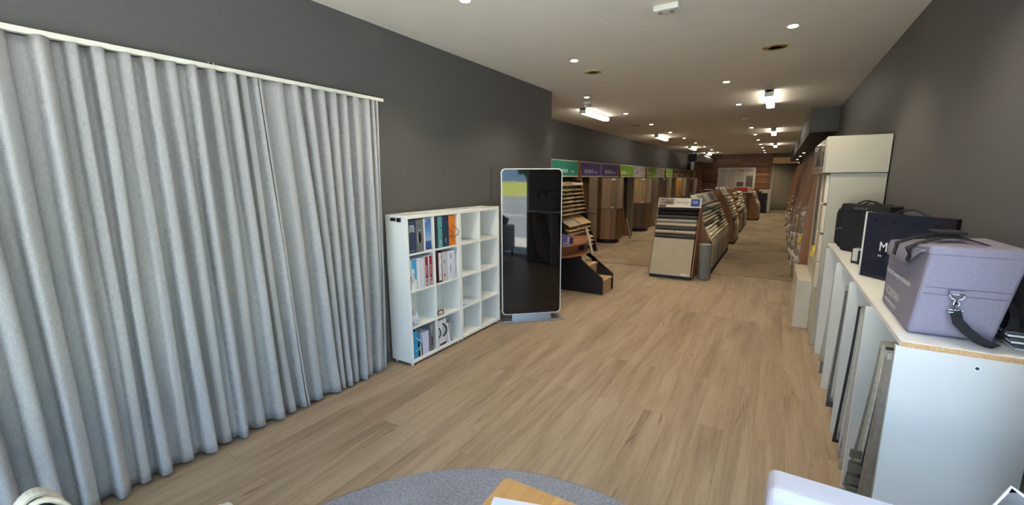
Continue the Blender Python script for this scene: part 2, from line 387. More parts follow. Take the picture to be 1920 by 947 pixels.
for i, y in enumerate((18.3, 21.2, 24.6)):
    downlight(.66, y, '%s downlight set in the underside of the dark bulkhead' % ['nearest', 'middle', 'farthest'][i], z=2.62, group='downlights under the bulkhead', power=14)
downlight(.3, 30, 'warm downlight in the bright room beyond the string curtain', group='store room light', power=420)
TUBE = emit('batten_diffuser', (255, 246, 226), BATTEN)
def batten(x, y0, y1, label):
    t = thing('batten_light', label, 'light', (x, (y0+y1)/2, CZ), group='fluorescent ceiling battens')
    part(MB().box(x-.055, y0, CZ-.03, x+.055, y1, CZ), 'spine', WHITEMETAL, t, bevel=.004)
    pr = [(x-.058, CZ-.03), (x-.06, CZ-.075), (x-.045, CZ-.092), (x+.045, CZ-.092), (x+.06, CZ-.075), (x+.058, CZ-.03)]
    part(MB().prism(pr, 'y', y0+.03, y1-.03), 'diffuser', TUBE, t)
    for q in (y0, y1-.03): part(MB().box(x-.062, q, CZ-.095, x+.062, q+.03, CZ), 'end_cap', WHITEMETAL, t, bevel=.004)
for i, (a, b) in enumerate(((7.86, 9.22), (13.65, 15.05), (19.4, 20.8), (24.4, 25.8))):
    batten(-3.29, a, b, '%s lit fluorescent batten on the left side of the ceiling' % ['large nearest', 'second', 'third', 'farthest'][i])
for i, (a, b) in enumerate(((7.83, 9.19), (13.7, 15.05), (19.5, 20.85))):
    batten(-.24, a, b, '%s lit fluorescent batten on the right side of the ceiling' % ['nearest', 'middle', 'farthest'][i])
BRASS = M('aged_brass_paint', (172, 148, 92), .4, .1, 20, metal=.4)
def vent(x, y, r, label):
    t = thing('ceiling_vent', label, 'vent', (x, y, CZ))
    part(MB().lathe([(r*.84, -.001), (r*.86, -.006), (r*.95, -.007), (r, -.003), (r, 0)], 40, (x, y, CZ)), 'rim', M('cream_rim', (205, 190, 150), .4), t, smooth=True)
    g = MB()
    for k in range(4):
        rr = r*(.16+.2*k); g.lathe([(max(rr-.008, .002), -.010), (rr+.006, -.007), (rr+.010, -.002), (rr, -.002)], 32, (x, y, CZ))
    part(g, 'louvre_rings', BRASS, t, smooth=True)
vent(-2.105, 5.34, .112, 'left round brass ceiling vent behind a downlight')
vent(-.145, 5.37, .128, 'right round brass ceiling vent, the larger one near the wall')
t = thing('emergency_light', 'white box fitting with two small lamps at the top edge of the ceiling', 'light', (-.853, 3.66, CZ))
part(MB().box(-.95, 3.62, CZ-.045, -.76, 3.70, CZ), 'housing', WHITEMETAL, t, bevel=.01)
part(MB().cyl((-.90, 3.65, CZ-.06), .016, .016, n=14), 'lamp', CHROME, t); part(MB().cyl((-.81, 3.65, CZ-.06), .016, .016, n=14), 'lamp', CHROME, t)
t = thing('emergency_light', 'small twin spot fitting in front of the nearest left batten', 'light', (-2.955, 7.28, CZ))
part(MB().box(-3.02, 7.25, CZ-.04, -2.89, 7.31, CZ), 'housing', WHITEMETAL, t, bevel=.006)
part(MB().cyl((-3.0, 7.28, CZ-.075), .022, .03, n=14), 'lamp', CHROME, t); part(MB().cyl((-2.91, 7.28, CZ-.075), .022, .03, n=14), 'lamp', CHROME, t)
solo(MB().lathe([(.004, -.016), (.009, -.015), (.010, -.011), (.006, -.008), (.006, -.003), (.014, -.002), (.014, 0)], 20, (-1.373, 3.8, CZ)), 'sprinkler_head', WHITEMETAL, 'tiny white sprinkler dot on the ceiling left of the twin lamp box', 'sprinkler', smooth=True)
solo(MB().lathe([(.02, -.045), (.045, -.04), (.06, -.02), (.062, 0)], 24, (-.76, 11.1, CZ)), 'smoke_detector', WHITEMETAL, 'small white smoke detector between two downlights of the right row', 'detector', smooth=True)
for (x, y, l) in ((-3.19, 11.05, 'nearer'), (-2.98, 17.5, 'farther')):
    t = thing('slot_vent', l+' dark slot vent beside the left downlight row', 'vent', (x, y, CZ))
    part(MB().box(x-.11, y-.05, CZ-.006, x-.01, y+.05, CZ), 'slot', BLACK, t); part(MB().box(x+.01, y-.05, CZ-.006, x+.11, y+.05, CZ), 'slot', BLACK, t)
# air conditioning box and duct at the far left
t = thing('air_duct', 'grey air conditioning duct with square black grille by the ceiling corner', 'air duct', (-3.75, 24.8, 2.55))
part(MB().box(-3.95, 23, 2.56, -3.53, 23.5, 2.95), 'grille_frame', M('grey_sheet_metal', (120, 118, 114), .4, metal=.5), t, bevel=.006)
part(MB().box(-3.92, 22.985, 2.59, -3.56, 23.0, 2.92), 'grille', BLACK, t)
d = MB()
for k in range(24): d.cyl((-3.42, 23.3+k*.16, 2.76), .165 if k % 2 else .172, .16, 'y', 20)
part(d, 'flexible_duct', M('duct_foil', (150, 146, 136), .4, .2, 9, metal=.5), t, smooth=False)
part(MB().box(-3.75, 23.2, 2.95, -3.72, 23.25, CZ), 'hanger_strap', SILVER, t); part(MB().box(-3.44, 26, 2.9, -3.41, 26.04, CZ), 'hanger_strap', SILVER, t)

# ================================================================ CURTAINS
LINEN = linen('grey_linen', (165, 165, 168))
def interp(xs, t):
    t = max(0, min(len(xs)-1.0001, t)); i = int(t); f_ = t-i; return xs[i]*(1-f_)+xs[i+1]*f_
def curtain_mesh(yt, yb, at, ab, xm=-3.0, z0=.018, z1=2.415, xb=0.0, seed=1):
    """crest positions at the top and at the hem; amplitudes for each fold at both"""
    rr = random.Random(seed); n = len(yt); ph = [rr.uniform(0, 6) for _ in range(n+1)]
    def fn(u, v):
        s = u*(n-1); z = z0+(z1-z0)*v; e = v**.85
        yc = interp(yb, s)*(1-e)+interp(yt, s)*e
        a = interp(ab, s)*(1-e)+interp(at, s)*e
        c = 2*PI*s; i = int(min(s+.5, n-1))
        y = yc+.008*math.sin(2*c)*(a/.05)
        x = xm+xb*(1-v)+a*(math.cos(c)+.16*math.cos(2*c+ph[i])+.10*math.cos(3*c+1.7*ph[i]))*.92+.008*math.sin(3*z+ph[i])*(1-v)+.006*math.sin(5.3*s+2.2*z)
        return (min(max(x, XL+.02), -2.86), y+.01*math.sin(2.1*z+ph[i])*v*(1-v)*2, z+.004*math.cos(c)*(1-v))
    return MB().grid(fn, (n-1)*18, 36)
yt = [-.78, -.6, -.45, -.30, -.14, .02, .18, .34, .50, .65, .75, .84, .95, 1.05, 1.155, 1.26, 1.355, 1.465, 1.54, 1.62]
yb = [-.8, -.6, -.44, -.28, -.1, .08, .27, .40, .52, .655, .76, .85, .97, 1.096, 1.20, 1.296, 1.42, 1.55, 1.65, 1.745]
at = [.05]*9+[.055, .03, .05, .035, .05, .035, .05, .045, .05, .03, .045]
ab = [.065]*9+[.07, .025, .06, .02, .07, .03, .06, .035, .065, .03, .06]
solo(curtain_mesh(yt, yb, at, ab, seed=3), 'curtain', LINEN, 'left and wider of the two grey linen curtains, cut by the photo edge', 'curtain', 'grey linen curtains', smooth=True, solid=.003, recalc=False)
yt = [1.625, 1.78, 1.887, 1.98, 2.09, 2.185, 2.29, 2.405, 2.52, 2.58, 2.62]
yb = [1.752, 1.86, 2.03, 2.09, 2.15, 2.22, 2.29, 2.37, 2.46, 2.51, 2.53]
at = [.045, .03, .045, .045, .045, .045, .045, .045, .04, .03, .03]
ab = [.05, .04, .075, .04, .065, .03, .065, .03, .06, .04, .05]
solo(curtain_mesh(yt, yb, at, ab, xb=.01, seed=5), 'curtain', LINEN, 'right grey linen curtain hanging next to the white cube shelves', 'curtain', 'grey linen curtains', smooth=True, solid=.003, recalc=False)
t = thing('curtain_track', 'slim white curtain track fixed along the charcoal wall', 'curtain track', (-3.0, .4, 2.42))
part(MB().box(-3.02, -1.9, 2.418, -2.985, 2.70, 2.446), 'rail', M('cream_track', (222, 222, 212), .35), t, bevel=.003)
for y in (-1.2, .2, 1.43, 2.45): part(MB().box(XL, y-.015, 2.425, -3.0, y+.015, 2.434), 'bracket', WHITEMETAL, t)
for i, y in enumerate((1.41, 2.44)):
    t = thing('wall_hook', ['chipped white bracket screws on the wall above the curtain track middle', 'white bracket screws on the wall near the track end'][i], 'hook', (XL, y, 2.46))
    for dy, dz in ((-.022, .012), (.008, .01), (.026, .0)):
        part(MB().cyl((XL, y+dy, 2.463+dz), .007, .008, 'x', 10), 'screw', CHROME, t)

# ================================================================ CUBE SHELVES
SX0, SX1 = -3.066, -2.797
def cube_shelf(y0, y1, label):
    t = thing('cube_shelf', label, 'shelf', ((SX0+SX1)/2, (y0+y1)/2, 0), group='white cube shelf units')
    h = 1.436; th = .026
    f = MB().box(SX0, y0, .03, SX1, y0+th, h).box(SX0, y1-th, .03, SX1, y1, h).box(SX0, y0+th, h-.035, SX1, y1-th, h).box(SX0, y0+th, .03, SX1, y1-th, .062)
    part(f, 'carcass', WHITE, t, bevel=.002)
    part(MB().box(SX0+.002, y0+th, .062, SX0+.008, y1-th, h-.035), 'back_panel', WHITE, t)
    for z in (.384, .731, 1.082): part(MB().box(SX0+.008, y0+th, z-.018, SX1-.002, y1-th, z), 'shelf_board', WHITE, t, bevel=.001)
    ym = (y0+y1)/2-.012
    zs = [.062, .384, .731, 1.082, h-.035]
    for k in range(4): part(MB().box(SX0+.008, ym-.009, zs[k], SX1-.003, ym+.009, zs[k+1]-(.018 if k < 3 else 0)), 'divider', WHITE, t, bevel=.001)
    for x in (SX0+.03, SX1-.03):
        for y in (y0+.03, y1-.03): part(MB().cyl((x, y, 0), .013, .031, n=12), 'foot', WHITEMETAL, t)
    return ym
UM1 = cube_shelf(2.712, 3.465, 'white cube shelf full of binders beside the curtain')
UM2 = cube_shelf(3.468, 4.215, 'nearly empty white cube shelf beside the black display screen')
XF = SX1-.012
def binder(y0, y1, z, h, mat, label, name='binder', cat='binder', dep=.235, group=None, xf=XF, face=None, lean=0):
    """upright binder: cover shell, pages block behind, spine towards the room"""
    L = (xf-dep/2, (y0+y1)/2, z)
    t = thing(name, label, cat, L, group=group)
    R = Matrix.Translation(L) @ Matrix.Rotation(lean, 4, 'X'); hw = (y1-y0)/2-.001; hd = dep/2
    mb = MB().box(-hd, -hw, 0, hd, -hw+.003, h, R).box(-hd, hw-.003, 0, hd, hw, h, R).box(hd-.003, -hw+.003, 0, hd, hw-.003, h, R)
    part(mb, 'cover', mat, t)
    part(MB().box(-hd+.006, -hw+.003, .004, hd-.003, hw-.003, h-.006, R), 'pages', M('paper_block', (212, 210, 204), .9), t)
    if face:
        for (a, b, c, d_, mt, nm) in face: part(MB().box(hd, -hw+2*hw*a, h*c, hd+.0012, -hw+2*hw*b, h*d_, R), nm, mt, t)
    return t
z = 1.082
t = binder(2.742, 2.838, z, .305, M('slate_navy', (52, 66, 92), .4), 'slate navy binder with white words on its spine, top left cube')
text('FIND\nYOUR\nSTYLE', .026, WHITETXT, t, (XF+.001, 2.79, z+.24), '+x', align='CENTER', spacing=.85)
text('design library', .009, WHITETXT, t, (XF+.001, 2.79, z+.02), '+x', align='CENTER')
GREYB = M('pewter_card', (108, 108, 112), .35, .05, 20)
def oval(yc, zc, a, b, x, n=24): return [(x, yc+a*math.cos(2*PI*k/n), zc+b*math.sin(2*PI*k/n)) for k in range(n)]
t = binder(2.846, 2.936, z, .305, GREYB, 'pewter grey binder with black oval carry handle, top left cube')
o_ = part(MB().prism([(q[1], q[2]) for q in oval(2.891, z+.14, .03, .075, 0)], 'x', XF, XF+.003), 'handle_plate', M('light_pewter', (146, 146, 148), .3), t)
part(MB().prism([(q[1], q[2]) for q in oval(2.890, z+.14, .019, .058, 0)], 'x', XF+.003, XF+.0036), 'handle_recess', BLACK, t)
part(MB().tube([(XF+.004+.03*math.sin(PI*k/10), 2.885-.012*math.sin(PI*k/10), z+.085+.11*k/10) for k in range(11)], .008, 8), 'handle', BLACK, t, smooth=True)
part(MB().cyl((XF, 2.891, z+.245), .014, .003, 'x', 16), 'emblem', M('emblem_grey', (90, 90, 94), .3), t)
m, nt, p = new_mat('blue_sky_print'); sx = node(nt, 'ShaderNodeSeparateXYZ'); tc = node(nt, 'ShaderNodeTexCoord'); nt.links.new(tc.outputs['Object'], sx.inputs[0])
mm = node(nt, 'ShaderNodeMath', operation='MULTIPLY'); mm.inputs[1].default_value = 3.2; nt.links.new(sx.outputs[2], mm.inputs[0])
nt.links.new(ramp(nt, mm.outputs[0], [(0, rgb(40, 70, 130)), (.26, rgb(52, 92, 150)), (.32, rgb(150, 176, 206)), (.6, rgb(96, 140, 200)), (1, rgb(48, 84, 160))]), p.inputs['Base Color']); SKYP = m
t = binder(2.948, 3.046, z, .308, WHITE, 'binder with a blue sky and sea picture on the spine, top left cube', face=[(.14, .98, .02, .98, SKYP, 'spine_picture')])
text('outdoor', .012, WHITETXT, t, (XF+.0025, 2.965, z+.28), '+x')
t = binder(3.112, 3.142, z, .306, M('dark_photo_book', (58, 58, 62), .35, .3, 30), 'thin dark book at the left of the upper right cube', 'book', 'book')
for (a, b, c, nm, tx) in ((3.144, 3.208, (88, 156, 158), 'teal', 'coast'), (3.211, 3.306, (30, 62, 92), 'deep navy', 'harbour'), (3.31, 3.408, (222, 122, 40), 'bright orange', 'desert')):
    mt = M(nm.replace(' ', '_')+'_card', c, .45)
    t = binder(a, b, z, .31, mt, nm+' sample folder with black cord loop, second cube of the top row', 'folder', 'folder', group='colour folders with cord loops')
    y = (a+b)/2
    dz_ = .06; cord = []
    for k in range(15):
        u = k/14; cord.append((XF+.003+.045*math.sin(PI*u), y-.008+.055*math.sin(PI*u)*(1 if nm != 'teal' else 1.1), z+.205-.115*u-.03*math.sin(PI*u)*u))
    part(MB().tube(cord, .003, 6), 'cord', BLACK, t, smooth=True)
    text('samples', .018, WHITETXT if nm != 'bright orange' else M('rust_lettering', (120, 60, 20), .5), t, (XF+.001, y+.004, z+.04), '+x', tilt=Euler((PI/2, 0, PI/2)).to_matrix() @ Matrix.Rotation(PI/2, 3, 'Z'))
# second row
z = .731
t = thing('brochure_sleeve', 'clear sleeve of white and bright blue brochures, second row left cube', 'brochure', (XF-.1, 2.79, z))
part(MB().box(-.11, -.040, 0, .1, -.036, .30, Matrix.Rotation(-.09, 4, 'X')), 'clear_cover', clear_mat('clear_plastic', (220, 228, 232), .35), t, local=True)
part(MB().box(-.11, -.028, 0, .098, .038, .285), 'white_pages', M('paper_white', (220, 222, 224), .7), t, local=True)
part(MB().box(.098, -.02, .2, .1, .038, .285).box(.098, .014, .1, .1, .038, .2), 'blue_print', M('bright_blue_print', (58, 158, 214), .4), t, local=True)
part(MB().box(.098, -.026, .07, .1, .008, .17), 'grey_print', photo_mat('grey_print', [(150, 160, 168), (200, 206, 210), (120, 130, 140)], 40), t, local=True)
PW = M('white_binder', (214, 217, 224), .4)
LBL = M('grey_label_print', (120, 124, 132), .5)
t = binder(2.836, 2.884, z, .295, PW, 'plain white binder with one dot, second row left cube, left of the pair', face=[(.4, .6, .9, .93, LBL, 'dot')])
t = binder(2.887, 2.928, z, .29, M('cool_white_binder', (206, 210, 220), .4), 'plain cool white binder touching the red spines, second row', face=[(.35, .65, .05, .08, LBL, 'dot')])
REDP = M('crimson_print', (150, 24, 44), .4)
for a, b, l in ((2.936, 2.986, 'crimson and white spined book, left of the red pair in the second row'), (2.992, 3.042, 'crimson and white spined book against the divider, right of the red pair')):
    t = binder(a, b, z, .30, PW, l, 'book', 'book', face=[(.2, .98, .26, .98, REDP, 'red_spine'), (.2, .98, .02, .24, photo_mat('red_white_print', [(190, 150, 156), (120, 40, 56), (215, 205, 206)], 40), 'spine_picture')])
    text('FLOORING', .02, WHITETXT, t, (XF+.0025, (a+b)/2+.01, z+.11), '+x', tilt=Euler((PI/2, 0, PI/2)).to_matrix() @ Matrix.Rotation(PI/2, 3, 'Z'))
t = binder(3.104, 3.186, z, .312, M('maroon_card', (62, 24, 36), .4), 'maroon box file with white striped face, second row right cube', face=[(.42, .92, .06, .96, PW, 'white_face')])
for k in range(3): part(MB().strap([(XF+.002, 3.146, z+.05+k*.09), (XF+.002, 3.172, z+.09+k*.09)], (0, .5, -.5), .003, .001), 'thin_stripe', LBL, t)
t = binder(3.192, 3.262, z, .30, M('pale_grey_binder', (188, 188, 190), .4), 'pale grey binder with a red mark low on the spine', face=[(.35, .6, .16, .24, REDP, 'red_mark'), (.3, .55, .62, .72, LBL, 'label_mark')])
t = binder(3.268, 3.392, z, .30, M('lavender_white_binder', (208, 210, 226), .4), 'widest white binder with small grey print, second row right end', face=[(.4, .52, .72, .9, LBL, 'label_mark'), (.38, .46, .28, .52, LBL, 'label_mark')])
# third row
z = .384
def crumple(c, r, seed, k=.3):
    rr = random.Random(seed); bm = bmesh.new(); bmesh.ops.create_icosphere(bm, subdivisions=3, radius=1)
    mb = MB()
    for v in bm.verts:
        q = 1+k*(rr.random()-.5)*2; v.co = Vector((v.co.x*r[0]*q, v.co.y*r[1]*q, max(v.co.z, -.8)*r[2]*q))
    zmin = min(v.co.z for v in bm.verts)
    vs = [(c[0]+v.co.x, c[1]+v.co.y, c[2]+v.co.z-zmin) for v in bm.verts]
    fs = [tuple(v.index for v in f.verts) for f in bm.faces]; bm.free(); return mb.add(vs, fs)
CLEARW = clear_mat('cling_wrap', (205, 212, 222), .62)
solo(crumple((-2.865, 2.805, z), (.066, .062, .066), 2, .2), 'plastic_wrap', CLEARW, 'ball of crumpled clear plastic wrap in the third row left cube', 'wrap')
t = thing('bulldog_clip_frame', 'small black and tan clip frame on the third row right cube', 'clip', (-2.86, 3.14, z))
part(MB().box(-.05, -.035, 0, .05, .045, .012), 'base', M('tan_card', (176, 158, 140), .6), t, local=True, bevel=.002)
part(MB().tube([(.05, -.035, .02), (.05, -.03, .055), (.05, .04, .055), (.05, .045, .012)], .006, 6).tube([(-.02, -.03, .012), (-.02, -.02, .05), (.05, -.03, .055)], .005, 6), 'wire_frame', BLACK, t, local=True, smooth=True)
# bottom row
z = .062
t = thing('paper_bag', 'sky blue paper bag with round cord handles in the bottom left cube', 'bag', (XF-.1, 2.778, z))
part(MB().prism([(-.032, 0), (.032, 0), (.03, .27), (-.03, .27)], 'x', -.11, .1), 'body', M('sky_blue_paper', (52, 138, 184), .5), t, local=True, bevel=.002)
part(MB().tube([(.104+.02*math.sin(PI*k/12), -.01+.06*math.sin(PI*k/12), .07+.14*k/12) for k in range(13)], .005, 8), 'cord_handle', M('cyan_cord', (98, 190, 224), .5), t, local=True, smooth=True)
t = binder(2.815, 2.835, z, .13, M('black_card', (24, 24, 28), .5), 'small black booklet in front of the blue bag, bottom left cube', 'booklet', 'booklet', dep=.06)
text('CC', .03, WHITETXT, t, (XF+.001, 2.816, z+.06), '+x', sx=.4)
t = binder(2.838, 2.852, z, .125, M('cream_card', (206, 200, 172), .6), 'small cream booklet beside the black booklet, bottom left cube', 'booklet', 'booklet', dep=.06)
t = binder(2.854, 2.866, z, .13, M('black_card', (24, 24, 28), .5), 'thin black booklet right of the cream booklet, bottom row', 'booklet', 'booklet', dep=.06)
t = binder(2.815, 2.862, z, .235, M('navy_striped_book', (48, 48, 82), .4), 'navy and pink spined book behind the small booklets', 'book', 'book', dep=.13, xf=XF-.075, face=[(.3, .5, .1, .95, M('pink_band', (176, 120, 122), .5), 'pink_band')])
t = binder(2.868, 2.958, z, .225, M('lilac_white_card', (196, 198, 226), .4), 'lilac white binder standing in the bottom left cube', dep=.2)
t = binder(2.84, 2.955, z, .292, BLACK, 'tall black folder at the back of the bottom left cube', 'folder', 'folder', dep=.04, xf=XF-.212)
t = binder(2.968, 3.034, z, .295, GREYB, 'tall grey binder with recessed handle in the bottom left cube', dep=.215, face=[(.3, .75, .5, .9, M('light_pewter', (146, 146, 148), .3), 'handle_plate'), (.42, .62, .16, .62, BLACK, 'handle_slot')])
t = binder(3.104, 3.222, z, .275, M('white_case_card', (216, 214, 222), .4), 'white carry case with black curved handle and maroon base stripe', 'sample_case', 'case', dep=.2, face=[(.1, .98, .02, .1, M('maroon_band', (104, 40, 54), .5), 'maroon_stripe')])
part(MB().prism([(q[1], q[2]) for q in oval(3.178, z+.165, .028, .075, 0)], 'x', XF, XF+.002), 'handle_plate', M('pale_plate', (190, 196, 198), .4), t)
part(MB().tube([(XF+.004+.02*math.sin(PI*k/10), 3.165+.035*math.sin(PI*k/10), z+.095+.14*k/10) for k in range(11)], .009, 8), 'handle', BLACK, t, smooth=True)
part(MB().tube([(XF+.004+.012*math.sin(PI*k/10), 3.106+.012*math.sin(PI*k/10), z+.1+.1*k/10) for k in range(11)], .006, 8), 'handle', BLACK, t, smooth=True)
t = binder(3.25, 3.29, z, .215, M('white_brochures', (214, 218, 226), .5), 'white brochure bundle leaning beside the carry case, bottom row', 'brochure', 'brochure', dep=.19, lean=.16)
t = binder(3.30, 3.33, z, .215, M('grey_brochures', (150, 156, 162), .5), 'grey edged brochure leaning rightmost in the bottom row', 'brochure', 'brochure', dep=.19, lean=.18)
# second unit bits
solo(crumple((-2.845, 3.575, .384), (.035, .055, .028), 8, .35), 'plastic_offcuts', clear_mat('crystal_plastic', (225, 230, 240), .7), 'bits of clear crumpled plastic on the second shelf unit', 'wrap')
t = thing('sample_card', 'small brown and white tag hanging on the lower right cube divider', 'card', (-2.83, UM2+.03, .062+.2))
part(MB().box(-.03, 0, 0, .03, .003, .085), 'card', M('tag_white', (206, 200, 198), .5), t, local=True)
part(MB().box(-.03, .003, 0, .03, .004, .014).box(-.01, .003, .03, .01, .004, .05), 'brown_print', M('brown_print', (96, 60, 44), .5), t, local=True)
t = thing('cabinet_lock', 'silver and black latch clipped on the shelf end panel', 'latch', (-2.92, 2.705, 1.40))
part(MB().box(-.06, -.010, -.02, .02, .006, .012), 'plate', CHROME, t, local=True, bevel=.003)
part(MB().box(.02, -.012, -.026, .065, .006, .012), 'knob', BLACK, t, local=True, bevel=.004)

# ================================================================ DISPLAY SCREEN
KC = (-2.444, 4.4415, 0); ang = math.atan2(.663, .749)
t = thing('display_kiosk', 'tall black touch screen display with rounded white frame on silver base', 'display', (KC[0]-.663*.15, KC[1]+.749*.15, 0), ang)
def rrect(x0, x1, z0, z1, r, n=8):
    out = []
    for cx_, cz_, a0 in ((x1-r, z1-r, 0), (x0+r, z1-r, PI/2), (x0+r, z0+r, PI), (x1-r, z0+r, 1.5*PI)):
        for k in range(n+1): out.append((cx_+r*math.cos(a0+k*PI/2/n), cz_+r*math.sin(a0+k*PI/2/n)))
    return out
part(MB().prism(rrect(-.387, .387, .0, .022, .008, 3), 'y', -.15, .16), 'base_plate', SILVER, t, local=True, bevel=.004)
part(MB().box(-.25, -.02, .02, .25, .03, .08), 'neck', SILVER, t, local=True)
part(MB().prism(rrect(-.378, .378, .065, 1.878, .055), 'y', -.026, .026), 'frame', M('white_gloss_frame', (225, 226, 230), .25), t, local=True, bevel=.004)
SCR = M('black_gloss_glass', (8, 8, 9), .035, .0, 3, spec=.6)
part(MB().prism(rrect(-.366, .366, .077, 1.866, .048), 'y', -.0285, -.0255), 'glass_front', SCR, t, local=True)
part(MB().prism(rrect(-.345, .345, .56, 1.80, .003), 'y', -.0292, -.0284), 'screen', M('off_screen', (13, 13, 14), .03, 0, 3, spec=.6), t, local=True)
solo(MB().cyl((XL, 4.47, 1.5), .004, .42, 'z', 6), 'wall_cable', BLACK, 'thin black cable on the wall behind the tall screen', 'cable')

# ================================================================ COUNTER AND STAIR DISPLAY
t = thing('reception_counter', 'round two-tier counter with red-brown wood tops behind the screen', 'counter', (-3.3, 6.5, 0))
def round_top(r, yb_=7.05):
    pts = [(-3.075, 6.25-math.sqrt(max(r*r-(.245)**2, 0)))]
    a0 = math.atan2(pts[0][1]-6.25, .245)
    for k in range(25):
        a = a0+(PI/2-a0)*k/24; pts.append((-3.32+r*math.cos(a), 6.25+r*math.sin(a)))
    return pts+[(-4.2, 6.25+r), (-4.2, 6.18), (-3.075, 6.18)]
CHERRY = wood('cherry_top', (150, 94, 62), (118, 70, 44), 'y', .5, .35)
part(MB().prism(round_top(.46), 'z', .0, .57), 'black_body', BLACK, t)
part(MB().box(-3.07, 6.06, 0, -2.502, 6.085, .57), 'modesty_panel', BLACK, t)
part(MB().prism(round_top(.82), 'z', .57, .60), 'lower_shelf', CHERRY, t, bevel=.004)
part(MB().prism(round_top(.66), 'z', .60, .735), 'riser', CHERRY, t)
part(MB().prism(round_top(.80), 'z', .735, .765), 'counter_top', CHERRY, t, bevel=.004)
part(MB().box(-2.72, 6.42, .60, -2.60, 6.56, .735), 'support_block', BLACK, t)
t = thing('display_box', 'purple printed pack standing on the round counter', 'box', (-2.70, 5.90, .765))
part(MB().box(-.05, -.06, 0, .05, .06, .15), 'carton', M('lilac_carton', (108, 98, 150), .5, .15, 20), t, local=True, bevel=.002)
part(MB().box(.05, -.03, .04, .051, .03, .11), 'label', M('pale_label', (190, 186, 206), .5), t, local=True)
part(MB().box(-.03, -.01, .15, .03, .05, .175), 'flap', BLACK, t, local=True)
solo(MB().cyl((-2.64, 6.0, .765), .026, .1, n=20), 'display_jar', M('dark_purple_jar', (52, 48, 76), .3), 'dark purple jar next to the purple pack on the counter', 'jar', bevel=.004)
solo(crumple((-2.60, 5.72, .765), (.06, .05, .025), 11, .3), 'plastic_bag', clear_mat('blue_tint_plastic', (150, 150, 190), .75), 'crumpled shiny plastic on the front edge of the round counter', 'wrap')
# stair sample
t = thing('stair_display', 'small black-sided step display with two oak treads beside the counter', 'step display', (-2.33, 6.29, 0))
def stair_side(y0, y1):
    return MB().prism([(-2.50, 0), (-2.143, 0), (-2.143, .24), (-2.165, .268), (-2.50, .52)], 'y', y0, y1)
part(stair_side(6.06, 6.085), 'side_panel', BLACK, t)
part(MB().prism([(-2.50, 0), (-2.133, 0), (-2.133, .24), (-2.155, .268), (-2.65, .62), (-2.65, .545), (-2.50, .52)], 'y', 6.50, 6.525), 'side_panel', BLACK, t)
TREAD = wood('pale_oak_tread', (186, 158, 118), (160, 130, 92), 'y', .7, .5)
part(MB().box(-2.42, 6.086, .185, -2.14, 6.499, .215), 'tread', TREAD, t, bevel=.004)
part(MB().box(-2.175, 6.086, .0, -2.16, 6.499, .185), 'riser', TREAD, t)
part(MB().box(-2.49, 6.086, .395, -2.39, 6.499, .425), 'tread', TREAD, t, bevel=.004)
part(MB().box(-2.425, 6.086, .215, -2.41, 6.499, .395), 'riser', TREAD, t)

# ================================================================ LEFT WALL BAYS
FIN = wood('orange_brown_fin', (148, 102, 62), (122, 80, 46), 'z', .5)
bayY = [8.35, 9.9, 13.0, 16.1, 19.25, 22.35, 25.45]
def fin(y, label):
    pts = [(XL2+.002, 0), (-3.88, 0), (-3.93, .35), (-3.985, .75), (-4.09, 1.5), (-4.18, 2.20), (XL2+.002, 2.20)]
    solo(MB().prism(pts, 'y', y-.02, y+.02), 'display_fin', FIN, label, 'panel', 'wooden fins between the left bays', bevel=.003)
for i, y in enumerate(bayY[1:]):
    fin(y, ['wooden fin between the teal sign and the purple signs', 'wooden fin right of the purple signs', 'wooden fin between the two green picture signs', 'wooden fin before the last green sign',
            'wooden fin between green and brown signs, far left wall', 'farthest wooden fin on the left wall'][i])
TEAL = M('teal_sign', (26, 148, 122), .4, .04); PURP = M('purple_sign', (74, 48, 122), .4, .04); GREEN = M('lime_sign', (118, 160, 34), .4, .06); BROWN = M('brown_sign', (88, 62, 40), .4, .1)
KITCH = photo_mat('kitchen_picture', [(60, 56, 54), (150, 148, 146), (205, 204, 202), (90, 84, 80)], 5)
SFR = M('cream_sign_frame', (196, 192, 176), .4)
def sign(y0, y1, panels, label):
    z0, z1 = 1.80, 2.185; x = -4.2
    t = thing('bay_sign', label, 'sign', (XL2, (y0+y1)/2, z0), group='header signs over the left bays')
    part(MB().box(x-.03, y0, z0, x, y1, z1).box(XL2+.002, y0, z0, x-.03, y0+.03, z1).box(XL2+.002, y1-.03, z0, x-.03, y1, z1), 'frame', SFR, t)
    n = len(panels); wd = (y1-y0)/n
    for k, (mt, words) in enumerate(panels):
        a = y0+k*wd+.03; b = y0+(k+1)*wd-.03
        pn = part(MB().box(x, a, z0+.03, x+.004, b, z1-.025), 'sign_panel', mt, t)
        if words:
            text(words[0], .165, WHITETXT, pn, (x+.006, a+(b-a)*words[2], z0+.10), '+x', sx=words[3])
            text(words[1], .10, M('pale_lettering', (206, 214, 214), .5), pn, (x+.006, a+(b-a)*words[4], z0+.10), '+x', sx=words[3])
sign(8.4, 9.86, [(TEAL, ('laminate.', 'choices', .26, .8, .68))], 'teal laminate header sign nearest on the left wall')
sign(9.95, 12.96, [(PURP, ('rigid hybrid.', 'choices', .17, .80, .64)), (PURP, ('rigid hybrid.', 'choices', .17, .80, .64))], 'pair of purple header panels on the left wall')
sign(13.05, 16.06, [(GREEN, ('bamboo.', 'choices', .08, 1.0, .56)), (KITCH, None)], 'green header sign with kitchen picture, nearer of two')
sign(16.15, 19.2, [(GREEN, ('bamboo.', 'choices', .08, 1.0, .56)), (KITCH, None)], 'green header sign with kitchen picture, farther of two')
sign(19.3, 22.3, [(GREEN, ('bamboo.', 'choices', .08, 1.0, .56)), (BROWN, ('timber.', 'choices', .3, .95, .65))], 'half green half brown header sign on the far left wall')
